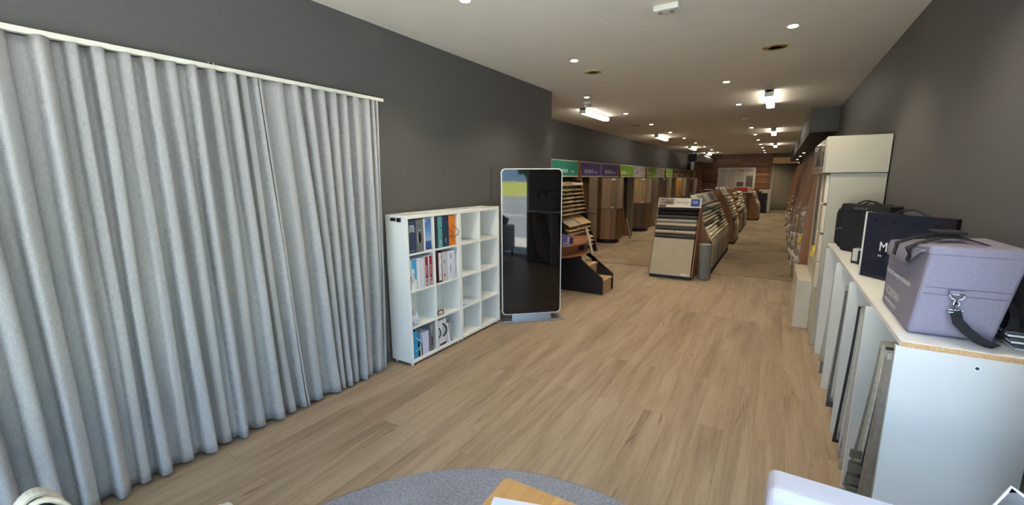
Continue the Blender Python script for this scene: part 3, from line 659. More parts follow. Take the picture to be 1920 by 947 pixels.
sign(22.4, 25.4, [(BROWN, ('timber.', 'choices', .25, .95, .6)), (BROWN, ('timber.', 'choices', .25, .95, .6))], 'all brown header sign farthest on the left wall')
DARKBACK = M('bay_backing', (46, 38, 30), .7)
for i in range(1, 6):
    y0, y1 = bayY[i]+.03, bayY[i+1]-.03
    solo(MB().box(XL2+.002, y0, .1, XL2+.03, y1, 1.79), 'bay_backboard', DARKBACK, ['dark backboard behind the purple signed bay', 'dark backboard of the first green signed bay', 'dark backboard of the second green signed bay', 'dark backboard of the green and brown bay', 'dark backboard of the last brown bay'][i-1], 'panel', 'dark bay backboards')
def W(n, c, k=.78, b=.14): return wood(n, c, tuple(int(q*k) for q in c), 'z', .6, .45, boards=b)
bayc = [((160, 130, 90), (148, 114, 78)), ((190, 160, 112), (92, 70, 48)), ((118, 96, 70), (110, 88, 64)), ((196, 148, 78), (170, 120, 60)), ((92, 62, 42), (84, 56, 38))]
bayn = ['purple signed', 'first green signed', 'second green signed', 'green and brown signed', 'last brown signed']
GREIGE = W('greige_plank', (150, 136, 112)); UMBER = W('umber_plank', (100, 78, 54))
for i in range(5):
    y0 = bayY[i+1]; cx_, cy_ = -3.99, y0+1.62; R = .40
    t = thing('revolving_display', 'revolving floorboard display in the %s bay' % bayn[i], 'display stand', (cx_, cy_, 0), group='revolving floorboard displays')
    part(MB().cyl((cx_, cy_, .0), R*.82, .10, n=32), 'base_disc', BLACK, t)
    part(MB().cyl((cx_, cy_, 1.77), R*.8, .015, n=32), 'top_disc', DARKBACK, t)
    part(MB().cyl((cx_, cy_, .1), .03, 1.67, n=16), 'spindle', SILVER, t)
    up, lo = W('upper_plank', bayc[i][0]), W('lower_plank', bayc[i][1])
    a0 = math.atan2(-cy_, -cx_)+.05
    for k in range(6):
        a = a0+k*PI/3; ap = R*.866
        Rm = Matrix.Translation((cx_, cy_, 0)) @ Matrix.Rotation(a, 4, 'Z')
        c1, c2 = (up, lo) if k in (0, 5) else ((GREIGE, UMBER) if k == 1 else (UMBER, GREIGE))
        part(MB().box(ap-.02, -R/2+.006, .955, ap, R/2-.006, 1.775, Rm), 'upper_panel', c1, t)
        part(MB().box(ap-.02, -R/2+.006, .115, ap, R/2-.006, .945, Rm), 'lower_panel', c2, t)
        if k == 0:
            part(MB().box(ap, .06, 1.71, ap+.004, .15, 1.755, Rm), 'price_label', M('label_white', (214, 212, 200), .5), t)
            part(MB().box(ap, .06, .965, ap+.004, .13, 1.0, Rm), 'price_label', M('label_white', (214, 212, 200), .5), t)
            part(MB().box(ap, .10, 1.06, ap+.03, .15, 1.10, Rm), 'pull_handle', M('bronze_pull', (120, 84, 50), .4, metal=.6), t, bevel=.006)
    # plank on its end at the front of the fin, and a leaning one behind
    solo(MB().box(-3.94, y0+.045, 0, -3.73, y0+.065, 1.80).box(-3.935, y0+.03, .92, -3.735, y0+.045, 1.0), 'sample_plank', GREIGE, 'upright greige plank sample at the front of the %s bay' % bayn[i], 'plank', 'upright plank samples')
    mbp = MB().box(-.01, -.06, 0, .01, .06, .62, Matrix.Translation((-3.60, y0+2.55, 0.003)) @ Matrix.Rotation(-.22, 4, 'Y'))
    solo(mbp, 'leaning_plank', GREIGE, 'short plank offcut leaning at the right of the %s bay' % bayn[i], 'plank', 'leaning plank offcuts')
    for q, yy in ((0, y0+.72), (1, y0+2.2)):
        solo(MB().box(XL2+.035, yy, .10, XL2+.06, yy+.34, 1.78), 'hanging_plank', UMBER if q == 0 else GREIGE, '%s plank panel against the backboard of the %s bay' % (['left umber', 'right greige'][q], bayn[i]), 'plank', 'plank panels on backboards')
# laminate board stand in the first bay
t = thing('board_rack', 'stepped rack for laminate boards under the teal sign', 'rack', (-4.2, 9.1, 0))
part(MB().prism([(-4.38, 0), (-3.66, 0), (-3.66, .06), (-3.95, .9), (-4.15, 1.72), (-4.38, 1.72)], 'y', 8.42, 8.44), 'side_panel', BLACK, t)
part(MB().prism([(-4.38, 0), (-3.66, 0), (-3.66, .06), (-3.95, .9), (-4.15, 1.72), (-4.38, 1.72)], 'y', 9.84, 9.86), 'side_panel', BLACK, t)
part(MB().box(XL2+.002, 8.44, 0, -4.38, 9.84, 1.76), 'back_panel', DARKBACK, t)
BRD = [wood('beige_laminate', (196, 170, 126), (180, 152, 108), 'y', .7), wood('sand_laminate', (186, 164, 128), (164, 140, 104), 'y', .7), wood('grey_laminate', (168, 154, 134), (148, 134, 112), 'y', .7)]
zz = [1.60, 1.49, 1.40, 1.31, 1.22, 1.13, 1.04, .95]
rn = ['top', 'second', 'third', 'fourth', 'fifth', 'sixth', 'seventh', 'eighth', 'ninth', 'tenth', 'eleventh', 'twelfth']
for col_ in range(2):
    ya = 8.52+col_*.66
    for k, z in enumerate(zz+[.70, .60, .51, .36, .27, .18]):
        big = k == 8
        xb = -4.32+.0; xf = -4.02+.012*k if k < 8 else (-3.80 if k < 11 else -3.72)
        th = .55 if big else .35
        if k < 8: th = .28
        Ry = Matrix.Translation((xf, ya, z)) @ Matrix.Rotation(th, 4, 'Y')
        ln = .52 if big else .28
        solo(MB().box(-ln, 0, 0, 0, .60, .014, Ry), 'laminate_board', BRD[(k+col_) % 3], 'laminate sample board, %s row of the %s column under the teal sign' % (rn[k] if k < 12 else ['next to bottom', 'bottom'][k-12], ['left', 'right'][col_]), 'sample board', 'laminate boards under the teal sign')
solo(MB().box(-4.06, 9.16, 1.62, -4.045, 9.80, 1.665), 'shelf_label_strip', M('label_white', (214, 212, 200), .5), 'white label strip across the top of the laminate boards', 'label')
solo(MB().box(0, -.06, 0, .012, .06, .62, Matrix.Translation((-3.60, 9.4, .003)) @ Matrix.Rotation(-.28, 4, 'Y')), 'leaning_board', M('pale_board', (190, 184, 168), .5), 'pale offcut leaning on the laminate rack beside the counter', 'board')
# far left narrow tile rack with poster
t = thing('tile_rack', 'narrow rack of tiles at the far end of the left wall', 'rack', (-4.0, 26.1, 0))
part(MB().prism([(-4.41, 0), (-3.55, 0), (-3.62, .9), (-3.75, 1.9), (-3.86, 2.2), (-4.41, 2.2)], 'y', 26.60, 26.64), 'side_panel', FIN, t)
part(MB().box(-4.10, 25.6, 1.72, -4.05, 26.58, 2.18), 'header', M('tan_header', (168, 146, 104), .5), t)
for k in range(7):
    solo(MB().box(-.3, 0, 0, 0, .62, .02, Matrix.Translation((-3.78+.02*k, 25.85, 1.55-.17*k)) @ Matrix.Rotation(.3, 4, 'Y')), 'tile_sample', M('pale_tile', (200, 190, 170), .4), '%s pale tile on the far narrow rack' % rn[k], 'tile', 'tiles on the far rack')
solo(MB().box(-4.2, 25.55, 2.21, -4.17, 26.5, 2.66), 'wall_poster', M('lilac_poster', (206, 206, 226), .4), 'lilac white poster standing over the far tile rack', 'poster')

# ================================================================ CARPET RACKS
CC = {'cream': (220, 208, 182), 'sand': (178, 166, 144), 'taupe': (158, 146, 124), 'grey': (146, 142, 134), 'charcoal': (70, 68, 66), 'black': (34, 33, 34), 'stone': (172, 160, 136), 'brown': (96, 82, 62)}
def cm(n): return carpet(n+'_carpet', CC[n], .16, 160)
# --- front rack, facing the entry
FX0, FX1, FY0, FY1 = -1.875, -1.135, 7.74, 8.16
t = thing('carpet_stand', 'front carpet stand with sloping layers facing the entry', 'rack', ((FX0+FX1)/2, 8.0, 0))
def fprof(off=0): return [(FY0+off, .05), (FY0+off, .10), (FY1+off*.5, 1.20), (FY1+.03, 1.25), (8.42, 1.25), (8.42, .05)]
for x in (FX0, FX1-.02): part(MB().prism(fprof(), 'x', x, x+.02), 'side_panel', REDWOOD, t, bevel=.002)
part(MB().box(FX0+.01, FY0+.02, 0, FX1-.01, 8.41, .05), 'plinth', BLACK, t)
part(MB().box(FX0+.02, 8.40, .05, FX1-.02, 8.418, 1.24), 'back_panel', REDWOOD, t)
part(MB().prism([(FY0+.10, .05), (FY1+.06, 1.22), (FY1+.09, 1.22), (FY0+.13, .05)], 'x', FX0+.02, FX1-.02), 'sloping_bed', BLACK, t)
sg = part(MB().prism([(FY1-.02, 1.235), (FY1-.035, 1.235), (FY1+.03, 1.40), (FY1+.045, 1.40)], 'x', FX0+.015, FX1+.01), 'header_sign', M('white_sign', (208, 202, 186), .4), t)
sl = math.atan2(.165, .065)
Rt = Matrix.Rotation(sl, 3, 'X')
def on_sign(x, u): return (x, FY1-.036+.065*u, 1.235+.165*u)
def sgn_panel(x0, x1, u0, u1, mt, nm):
    a, b = on_sign(x0, u0), on_sign(x1, u1); e = .002
    part(MB().prism([(a[1]-e, a[2]), (a[1]-.0005, a[2]), (b[1]-.0005, b[2]), (b[1]-e, b[2])], 'x', x0, x1), nm, mt, sg)
sgn_panel(FX0+.03, FX0+.29, .3, .95, photo_mat('room_picture', [(60, 54, 50), (150, 136, 122), (196, 186, 172)], 9), 'picture')
sgn_panel(FX0+.03, FX0+.16, .04, .26, M('dark_print', (58, 54, 50), .5), 'caption_block')
sgn_panel(FX1-.165, FX1-.015, .15, .93, M('royal_blue_print', (34, 66, 138), .4), 'blue_block')
text('Eternity', .075, M('gold_lettering', (150, 140, 112), .5), sg, (FX0+.32, FY1-.036+.065*.42-.003, 1.235+.165*.42), '-y', tilt=Rt, shear=.5, sx=.9)
text('family\nfriendly', .03, WHITETXT, sg, (FX1-.09, FY1-.036+.065*.62-.004, 1.235+.165*.62), '-y', tilt=Rt, align='CENTER')
def slope_pt(v): return FY0+(FY1-FY0)*(v-.1)/1.1, v     # y on the slope for height v
def nose(x0, x1, v, h, mat, label, group, proud=.05):
    """one folded carpet layer: rounded front nose, tail going up the slope"""
    y, z = slope_pt(v); pts = []
    for k in range(9):
        a = -PI/2-PI*k/8; pts.append((y-proud*.2+.022*math.cos(a)*1.4, z+h/2-h/2*math.sin(-a)*-1 if False else z+h/2+h/2*math.sin(a)))
    y2, z2 = slope_pt(v+h*1.5); pts += [(y2+.07, z2), (y+.08, z)]
    return solo(MB().prism(pts, 'x', x0, x1), 'carpet_sample', mat, label, 'carpet sample', group)
lay = [(1.165, 'black', 'top black'), (1.10, 'black', 'second black'), (1.035, 'charcoal', 'charcoal third'), (.965, 'grey', 'grey beige fourth'), (.90, 'sand', 'sand coloured fifth'), (.835, 'charcoal', 'dark sixth'), (.77, 'half', ''), (.70, 'charcoal', 'dark lowest')]
for v, c, n in lay:
    if c == 'half':
        nose(FX0+.03, (FX0+FX1)/2-.005, v, .06, cm('stone'), 'left half of the split beige layer on the front carpet stand', 'layers on the front carpet stand')
        nose((FX0+FX1)/2+.005, FX1-.03, v, .06, cm('sand'), 'right half of the split beige layer on the front carpet stand', 'layers on the front carpet stand')
    else: nose(FX0+.03, FX1-.03, v, .06, cm(c), '%s carpet layer on the front carpet stand' % n, 'layers on the front carpet stand')
y0, _ = slope_pt(.68)
t = thing('carpet_sheet', 'large square beige carpet sheet covering the front of the stand', 'carpet sample', (-1.5, FY0, .06))
part(MB().prism([(FY0-.035, .062), (FY0-.015, .062), (y0-.012, .675), (y0+.03, .69), (y0+.03, .70), (y0-.025, .69)], 'x', FX0+.02, FX1-.035), 'pile', cm('sand'), t)
part(MB().box(FX1-.19, FY0-.042, .075, FX1-.075, FY0-.034, .11), 'label', M('label_white', (214, 212, 200), .5), t)
# --- leaning roll
rl = MB(); cx_, cy_ = -.985, 8.0
for j, (r0, zt) in enumerate(((.105, .62), (.08, .625), (.05, .63))): rl.cyl((cx_, cy_, .013 if cy_ > 8.56 else .002), r0, zt, 'z', 28, r0*.98)
solo(rl, 'carpet_roll', carpet('blue_grey_carpet', (124, 126, 120), .14, 160), 'upright roll of blue grey carpet beside the front stand', 'carpet roll', bevel=.008)
# --- side-facing racks with rolled samples
def side_rack(y0, y1, ncol, nrow, xf, label, short, cols, strips, htop=1.24, sign_=True, seed=0, dep=.9):
    rr = random.Random(seed)
    t = thing('carpet_rack', label, 'rack', (xf-.4, (y0+y1)/2, 0))
    pr = [(xf-dep, .06), (xf-.01, .06), (xf-.01, .14), (xf-.06, .60), (xf-.30, htop-.06), (xf-.36, htop), (xf-dep, htop)]
    for y in (y0, y1-.02): part(MB().prism(pr, 'y', y, y+.02), 'side_panel', REDWOOD, t, bevel=.002)
    part(MB().box(xf-dep+.02, y0+.03, 0, xf-.0, y1-.03, .06), 'plinth', BLACK, t)
    part(MB().prism([(xf-.12, .06), (xf-.15, .6), (xf-.38, htop-.05), (xf-.42, htop-.05), (xf-.2, .6), (xf-.2, .06)], 'y', y0+.02, y1-.02), 'sloping_bed', BLACK, t)
    part(MB().box(xf-dep, y0+.02, .06, xf-dep+.02, y1-.02, htop), 'back_panel', REDWOOD, t)
    if sign_:
        wd = (y1-y0)/2
        for k in range(2):
            sgn = part(MB().prism([(xf-.33, htop+.0), (xf-.345, htop+.005), (xf-.47, htop+.2), (xf-.455, htop+.2)], 'y', y0+k*wd+.01, y0+(k+1)*wd-.01), 'header_sign', M('grey_white_sign', (186, 182, 168), .4), t)
            mid = y0+(k+.62)*wd
            part(MB().prism([(xf-.347+.008, htop+.035), (xf-.342+.008, htop+.035), (xf-.438+.008, htop+.175), (xf-.443+.008, htop+.175)], 'y', mid-.22*wd, mid+.2*wd), 'picture', photo_mat('grey_room_picture', [(52, 56, 66), (96, 100, 110), (150, 150, 148)], 6), sgn)
    cw = (y1-y0-.08)/ncol; ztop = htop-.06; zb = .62; dz = (ztop-zb)/nrow
    for c in range(ncol):
        a = y0+.04+c*cw+.012; b = a+cw-.024
        for r in range(nrow):
            z = ztop-(r+1)*dz; f = (z-.6)/(htop-.66); x = xf-.075-.235*f
            nm = cols(c, r, rr); h = dz*.86
            pts = [(x-.1, z+.02)]
            for k in range(9):
                q = -PI/2+PI*k/8; pts.append((x+.02+.026*math.cos(q), z+h/2+h/2*math.sin(q)))
            pts.append((x-.12, z+dz*1.05))
            solo(MB().prism(pts, 'y', a, b), 'rolled_carpet_sample', cm(nm), '%s rolled sample, row %d from top, column %d from near end, %s' % (nm, r+1, c+1, short), 'carpet sample', 'rolled samples on the '+short)
        nm = strips[c % len(strips)]
        pts = [(xf-.02, .10), (xf+.0, .10), (xf-.005, .50), (xf-.03, .60), (xf-.075, .645), (xf-.12, .65), (xf-.12, .635), (xf-.085, .625), (xf-.045, .59), (xf-.025, .5)]
        solo(MB().prism(pts, 'y', a, b), 'hanging_carpet_sample', cm(nm), '%s carpet strip hanging below column %d from near end, %s' % (nm, c+1, short), 'carpet sample', 'hanging strips on the '+short)
def cols1(c, r, rr):
    tab = [['charcoal', 'grey', 'taupe', 'stone', 'charcoal', 'cream', 'cream', 'cream', 'cream'], ['charcoal', 'taupe', 'grey', 'sand', 'brown', 'sand', 'cream', 'cream', 'cream'],
           ['grey', 'charcoal', 'grey', 'stone', 'sand', 'stone', 'charcoal', 'taupe', 'cream'], ['taupe', 'grey', 'stone', 'charcoal', 'charcoal', 'charcoal', 'taupe', 'stone', 'stone'], ['stone', 'taupe', 'taupe', 'sand', 'cream', 'stone', 'cream', 'cream', 'cream']]
    return tab[c][r]
mixcol = lambda c, r, rr: rr.choice(['cream', 'stone', 'sand', 'grey', 'taupe', 'charcoal', 'cream'])
side_rack(8.5, 11.62, 5, 9, -.92, 'long five-column carpet rack behind the front stand', 'long rack', cols1, ['stone', 'grey', 'taupe', 'stone', 'sand'])
side_rack(12.66, 14.0, 2, 8, -.87, 'short two-column carpet rack with wide wooden end', 'short rack', mixcol, ['stone', 'cream'], 1.30, True, 3)
side_rack(15.5, 18.6, 4, 8, -.93, 'third carpet rack with dark hanging strips', 'third rack', mixcol, ['taupe', 'brown', 'grey', 'stone'], 1.34, False, 5)
side_rack(20.45, 22.1, 2, 8, -.60, 'farthest carpet rack with tall wooden end facing the entry', 'farthest rack', mixcol, ['grey', 'stone'], 1.26, False, 7, .44)
# layered stand with red sign beside the last rack
t = thing('layered_stand', 'stand of grey layers under the red sign', 'rack', (-1.28, 20.6, 0))
part(MB().box(-1.55, 20.2, 0, -1.53, 20.9, 1.16).box(-1.085, 20.2, 0, -1.065, 20.9, 1.16).box(-1.53, 20.88, 0, -1.07, 20.9, 1.16), 'carcass', REDWOOD, t)
part(MB().box(-1.57, 20.14, 1.165, -.90, 20.43, 1.185), 'white_ledge', WHITE, t)
rs = part(MB().box(-1.56, 20.2, 1.186, -1.08, 20.24, 1.37), 'red_sign', M('red_sign', (176, 40, 34), .4, .05), t)
part(MB().box(-1.06, 20.2, 1.186, -.9, 20.24, 1.40), 'red_white_sign', photo_mat('red_cream_print', [(190, 60, 50), (210, 180, 160), (150, 40, 36)], 8), t)
for k in range(9):
    nm = ['grey', 'stone', 'taupe', 'grey', 'charcoal'][k % 5]
    solo(MB().box(-1.52, 20.22+.0*k, 1.04-.11*k, -1.09, 20.8, 1.12-.11*k), 'carpet_layer', cm(nm), '%s layer on the stand under the red sign' % ['top', 'second', 'third', 'fourth', 'fifth', 'sixth', 'seventh', 'eighth', 'lowest'][k], 'carpet sample', 'layers under the red sign', bevel=.03)

# ================================================================ BACK OF THE SHOWROOM
# plantation shutters leaning on the cladding
t = thing('plantation_shutter', 'white four-panel plantation shutter on the timber wall', 'shutter', (-2.05, 27.35, 1.15))
SH = M('shutter_white', (222, 216, 204), .4)
pw = .445
part(MB().box(-3.02, 27.40, 1.14, -1.13, 27.46, 1.20).box(-3.02, 27.40, 2.26, -1.13, 27.46, 2.34).box(-3.02, 27.40, 1.2, -2.97, 27.46, 2.26).box(-1.18, 27.40, 1.2, -1.13, 27.46, 2.26), 'outer_frame', SH, t)
for k in range(4):
    a = -2.965+k*pw; b = a+pw-.004
    fr = part(MB().box(a, 27.38, 1.21, a+.05, 27.42, 2.25).box(b-.05, 27.38, 1.21, b, 27.42, 2.25).box(a+.05, 27.38, 1.21, b-.05, 27.42, 1.28).box(a+.05, 27.38, 2.18, b-.05, 27.42, 2.25), 'shutter_panel', SH, t)
    lv = MB(); n = 13
    for j in range(n):
        z = 1.32+j*(.86/n); op = (k == 3 and j < 9) or (k == 2 and j < 4)
        lv.box(-.5*(b-a-.11), -.004, -.034, .5*(b-a-.11), .004, .034, Matrix.Translation(((a+b)/2, 27.40, z)) @ Matrix.Rotation(1.25 if op else .25, 4, 'X'))
    part(lv, 'louvre', SH, fr)
part(MB().box(-2.97, 27.45, 1.2, -1.18, 27.462, 2.26), 'backing', M('shadow_backing', (60, 54, 52), .7), t)
# service counter and odds and ends
t = thing('service_counter', 'dark service counter in front of the timber wall', 'counter', (-2.5, 22.3, 0))
part(MB().box(-3.0, 22.0, 0, -2.02, 22.6, 1.18), 'body', M('dark_counter', (52, 46, 40), .6), t)
part(MB().box(-3.05, 21.95, 1.18, -1.98, 22.65, 1.22), 'top', M('dark_counter_top', (36, 33, 32), .4), t, bevel=.004)
for k, (x, r, h) in enumerate(((-2.45, .055, .14), (-2.3, .06, .12), (-2.12, .05, .10))):
    solo(MB().lathe([(r*.7, 0), (r, .01), (r, h*.6), (r*.6, h*.85), (r*.5, h)], 20, (x, 22.2, 1.22)), 'white_jar', M('china_white', (214, 212, 208), .4), ['leftmost white pot on the dark service counter', 'middle white pot on the dark service counter', 'rightmost white pot on the dark service counter'][k], 'pot', smooth=True)
solo(MB().box(-2.95, 22.05, 1.22, -2.6, 22.3, 1.245), 'paper_stack', M('paper_white', (220, 222, 224), .7), 'flat white papers on the left of the dark service counter', 'paper')
t = thing('black_cabinet', 'black cabinet beside the string curtain', 'cabinet', (-.62, 25.1, 0))
part(MB().box(-.86, 25.0, .02, -.42, 25.5, 1.0), 'body', BLACK, t, bevel=.004)
part(MB().box(-.85, 24.985, .05, -.43, 25.0, .97), 'door', M('black_door', (26, 25, 26), .4), t)
part(MB().box(-.46, 24.97, .45, -.45, 24.985, .65), 'handle', SILVER, t)
solo(MB().box(-.84, 26.2, 0, -.30, 26.25, 1.16), 'white_board', M('board_white', (206, 202, 192), .4), 'white board standing behind the black cabinet', 'board', bevel=.003)
solo(MB().box(-.85, 24.99+.02, 1.0, -.68, 25.3, 1.10), 'carton', M('dark_carton', (60, 48, 40), .7), 'small dark carton on top of the black cabinet', 'box', bevel=.003)
# string curtain
SHEER = clear_mat('sheer_string', (196, 186, 170), .85)
def sc(u, v):
    return (-.34+1.16*u, 27.42+.035*math.sin(2*PI*19*u)+.012*math.sin(2*PI*7*u+1), .015+2.44*v)
t = thing('string_curtain', 'sheer grey-brown string curtain across the rear doorway', 'curtain', (.24, 27.42, 0))
part(MB().grid(sc, 19*12, 4), 'strands', SHEER, t, smooth=True, solid=.003, recalc=False)
part(MB().box(-.36, 27.40, 2.455, .83, 27.45, 2.485), 'rail', BLACK, t)

# ================================================================ RIGHT WALL RACKS
rfins = [7.05, 8.9, 10.75, 12.6, 14.45, 16.3, 18.2]
for i, y in enumerate(rfins):
    pts = [(XR-.002, 0), (.31, 0), (.33, .5), (.345, 1.2), (.40, 1.75), (.50, 2.15), (XR-.002, 2.3)]
    solo(MB().prism(pts, 'y', y, y+.04), 'rack_fin', FIN, '%s wooden fin of the right wall tile racks' % ORDS[i], 'panel', 'wooden fins of the right racks', bevel=.003)
TL = [M('white_tile', (196, 192, 182), .3), M('slate_tile', (70, 67, 64), .4), M('beige_tile', (146, 132, 110), .35), M('grey_tile', (100, 96, 90), .35)]
for i in range(6):
    y0, y1 = rfins[i]+.04, rfins[i+1]
    t = thing('tile_rack', '%s tile rack bed between the right wall fins' % ORDS[i], 'rack', (.6, (y0+y1)/2, 0), group='tile rack beds on the right wall')
    part(MB().prism([(XR-.002, 0), (.43, 0), (.43, .1), (.51, 1.4), (.64, 2.0), (XR-.002, 2.0)], 'y', y0+.002, y1-.002), 'sloping_bed', M('dark_rack_bed', (58, 42, 30), .6), t)
    nr = 13 if i < 3 else 10
    for c in range(2):
        for k in range(nr):
            z = 1.24-k*1.16/nr; xf = .375-.07*(k/nr)+(.02 if (k*7+c*3+i) % 4 == 0 else 0)
            a = y0+.08+c*.86
            Ry = Matrix.Translation((xf, a, z)) @ Matrix.Rotation(-.78 if k % 5 else -.6, 4, 'Y')
            solo(MB().box(0, 0, 0, .19, .74, .012, Ry), 'tile_sample', TL[(k*3+c+i*2) % 4], 'tile sample, row %d from top, %s column of the %s right rack' % (k+1, ['near', 'far'][c], ORDS[i]), 'tile', 'tiles on the right racks')

# ================================================================ TALL WHITE CABINET
t = thing('tall_cabinet', 'tall white display cabinet with glossy lightbox top', 'cabinet', (.62, 6.1, 0))
part(MB().box(.43, 5.30, .0, XR-.01, 7.0, 1.795), 'carcass', CREAMW, t, bevel=.002)
part(MB().box(.375, 5.28, 1.80, XR-.01, 6.95, 2.15), 'upper_box', CREAMW, t, bevel=.002)
gl = part(MB().box(.366, 5.34, 1.80, .375, 6.93, 2.14), 'gloss_front', M('gloss_grey_acrylic', (168, 164, 152), .08, .02, 3), t)
part(MB().box(.363, 5.75, 1.88, .366, 6.35, 2.08), 'dark_picture', photo_mat('dark_picture', [(30, 30, 36), (60, 58, 62), (90, 84, 78)], 9), gl)
for k, z in enumerate((1.50, 1.20, .90, .62)):
    part(MB().box(.40, 5.32, z, .43, 5.62, z+.275), 'tile_panel', M('cream_wall_tile', (216, 206, 184), .25), t, bevel=.003)
part(MB().box(.395, 5.95, .9, .43, 6.15, 1.78), 'dark_tile_strip', M('umber_strip', (62, 52, 44), .3), t)
part(MB().box(.40, 5.70, .9, .43, 5.85, 1.78), 'tile_strip', M('cream_wall_tile', (216, 206, 184), .25), t)
part(MB().cyl((.40, 5.64, 1.76), .03, .012, 'x', 18), 'lamp_cover', M('opal_cover', (236, 226, 196), .3), t)
t = thing('tile_plinth', 'low white tiled plinth at the foot of the tall cabinet', 'plinth', (.4, 6.4, 0))
part(MB().box(.285, 5.9, 0, .428, 7.0, .57), 'body', M('gloss_cream_tile', (206, 202, 186), .15), t, bevel=.003)
part(MB().box(.281, 5.896, .0, .428, 5.9, .57), 'front_tile', M('gloss_cream_tile', (206, 202, 186), .15), t)
# hanging wall fabrics and yellow tags by the cabinet
for k, (y, z, c) in enumerate(((5.16, .58, (176, 174, 166)), (5.22, .50, (150, 146, 138)))):
    solo(MB().box(.425+.01*k, y, .08, .80, y+.012, z+.2), 'fabric_sample', M('fabric_grey%d' % k, c, .95, .1, 60), ['pale', 'darker'][k]+' fabric sheet hanging behind the farthest cabinet divider', 'fabric sample', 'fabric sheets in the low cabinet')
YEL = M('yellow_tag', (214, 190, 40), .5)
for i, (x, y, z) in enumerate(((.318, 7.045, .92), (.372, 5.5, .98))):
    t = thing('yellow_tag', ['pair of yellow tags hanging on the right rack edge', 'yellow tag at the corner by the black bags'][i], 'tag', (x, y, z))
    part(MB().box(-.012, -.06, .0, .012, .0, .06), 'tag', YEL, t, local=True); part(MB().box(-.02, .005, -.06, .008, .055, -.005), 'tag', YEL, t, local=True)

# ================================================================ LOW CABINET WITH HANGING FABRICS
T = 1.10; CX = .462; CY0 = 2.21
t = thing('low_cabinet', 'long white low cabinet with open bays along the right wall', 'cabinet', (.66, 3.7, 0))
part(MB().box(CX+.012, CY0, T-.022, XR-.002, 5.28, T), 'top_board', WHITE, t)
part(MB().box(CX+.013, CY0-.001, T-.0225, XR-.003, CY0+.0, T-.0015), 'chipboard_edge', CHIP, t, label='raw chipboard end edge')
ep = part(MB().box(CX, CY0+.004, 0, XR-.002, CY0+.026, T-.0225), 'end_panel', M('white_panel', (188, 188, 186), .45, .02), t, bevel=.001)
part(MB().cyl((.70, CY0+.001, 1.035), .0095, .003, 'y', 20), 'cap_ring', M('cap_white', (210, 208, 214), .3), ep)
part(MB().cyl((.70, CY0-.0005, 1.035), .006, .003, 'y', 16), 'cap_hole', M('cap_dark', (34, 26, 54), .4), ep)
divs = [2.84, 3.46, 4.22, 5.07]
for y in divs: part(MB().box(CX-.012, y-.009, 0, XR-.002, y+.009, T-.0225), 'divider', WHITE, t, bevel=.001)
part(MB().box(XR-.012, CY0+.026, 0, XR-.002, 5.28, T-.03), 'back_panel', WHITE, t)
part(MB().box(CX+.06, CY0+.026, .05, XR-.012, 5.28, .066), 'bottom_board', WHITE, t)
for a, b in zip([CY0+.026]+[d+.009 for d in divs[:-1]], [d-.009 for d in divs]):
    part(MB().cyl((CX+.08, a, T-.07), .008, b-a, 'y', 10), 'hanging_rod', CHROME, t)
FC = {'silver': (176, 172, 164), 'linen': (190, 178, 156), 'ash': (140, 136, 130), 'navy': (38, 46, 62), 'mushroom': (150, 138, 124), 'white': (214, 212, 206), 'slate': (96, 98, 102), 'charcoal': (52, 52, 56)}
bn = ['nearest', 'second', 'third', 'fourth']
seqs = [['ash', 'silver', 'mushroom', 'charcoal', 'navy', 'navy', 'white', 'linen', 'mushroom', 'linen', 'ash', 'mushroom'], ['silver', 'white', 'silver', 'ash', 'silver', 'white', 'silver', 'ash', 'silver', 'slate', 'charcoal'], ['silver', 'white', 'ash', 'slate', 'silver', 'white'], ['silver', 'ash', 'white', 'silver']]
starts = [CY0+.026]+[d+.009 for d in divs[:-1]]; ends = [d-.009 for d in divs]
for bi, seq in enumerate(seqs):
    a, b = starts[bi], ends[bi]; n = len(seq); rr = random.Random(20+bi)
    for k, nm in enumerate(seq):
        yt_ = a+.02+(.015 if bi < 2 else .02)*k; zb = .05+.16*rr.random()
        sw = (.03+.027*k, .03+.016*k, .04+.03*k, .06+.05*k)[bi]
        xf = CX-.002-.016*rr.random(); ph = rr.uniform(0, 6)
        def fn(u, v, yt_=yt_, sw=sw, zb=zb, xf=xf, ph=ph):
            z = zb+(1.02-zb)*v; d = 1-v
            return (xf-.010*d*math.sin(1.8*d)+u*(XR-.03-xf), yt_+sw*d**1.25+.006*math.sin(9*v+ph)*(1-u)*d, z)
        t2 = thing('fabric_sample', '%s fabric sheet, number %d from the near side of the %s open bay' % (nm, k+1, bn[bi]), 'fabric sample', (.64, yt_, zb), group='fabric sheets in the low cabinet')
        part(MB().grid(fn, 6, 14), 'cloth', M(nm+'_cloth', FC[nm], .92, .12, 40, bmp=.1), t2, smooth=True, solid=.004, recalc=False)
        part(MB().box(xf+.0, yt_-.004, 1.0, XR-.05, yt_+.004, 1.028), 'hanger_strip', BLACK if nm in ('charcoal', 'navy') else M('clear_hanger', (170, 168, 160), .4), t2)
        if bi == 0 and nm in ('navy',):
            for q in range(5): part(MB().box(xf-.05, yt_+sw*.9-.03, zb+.05+.06*q, xf-.005, yt_+sw*.9-.022, zb+.09+.06*q), 'swatch', M('swatch_grey', (120, 118, 112), .8), t2)
# things on the cabinet top
GREYF = M('grey_nylon', (132, 126, 144), .75, .06, 120, bmp=.08)
def hexa(b, tp): # two quads -> closed box
    return MB().add(list(b)+list(tp), [(3, 2, 1, 0), (4, 5, 6, 7), (0, 1, 5, 4), (1, 2, 6, 5), (2, 3, 7, 6), (3, 0, 4, 7)])
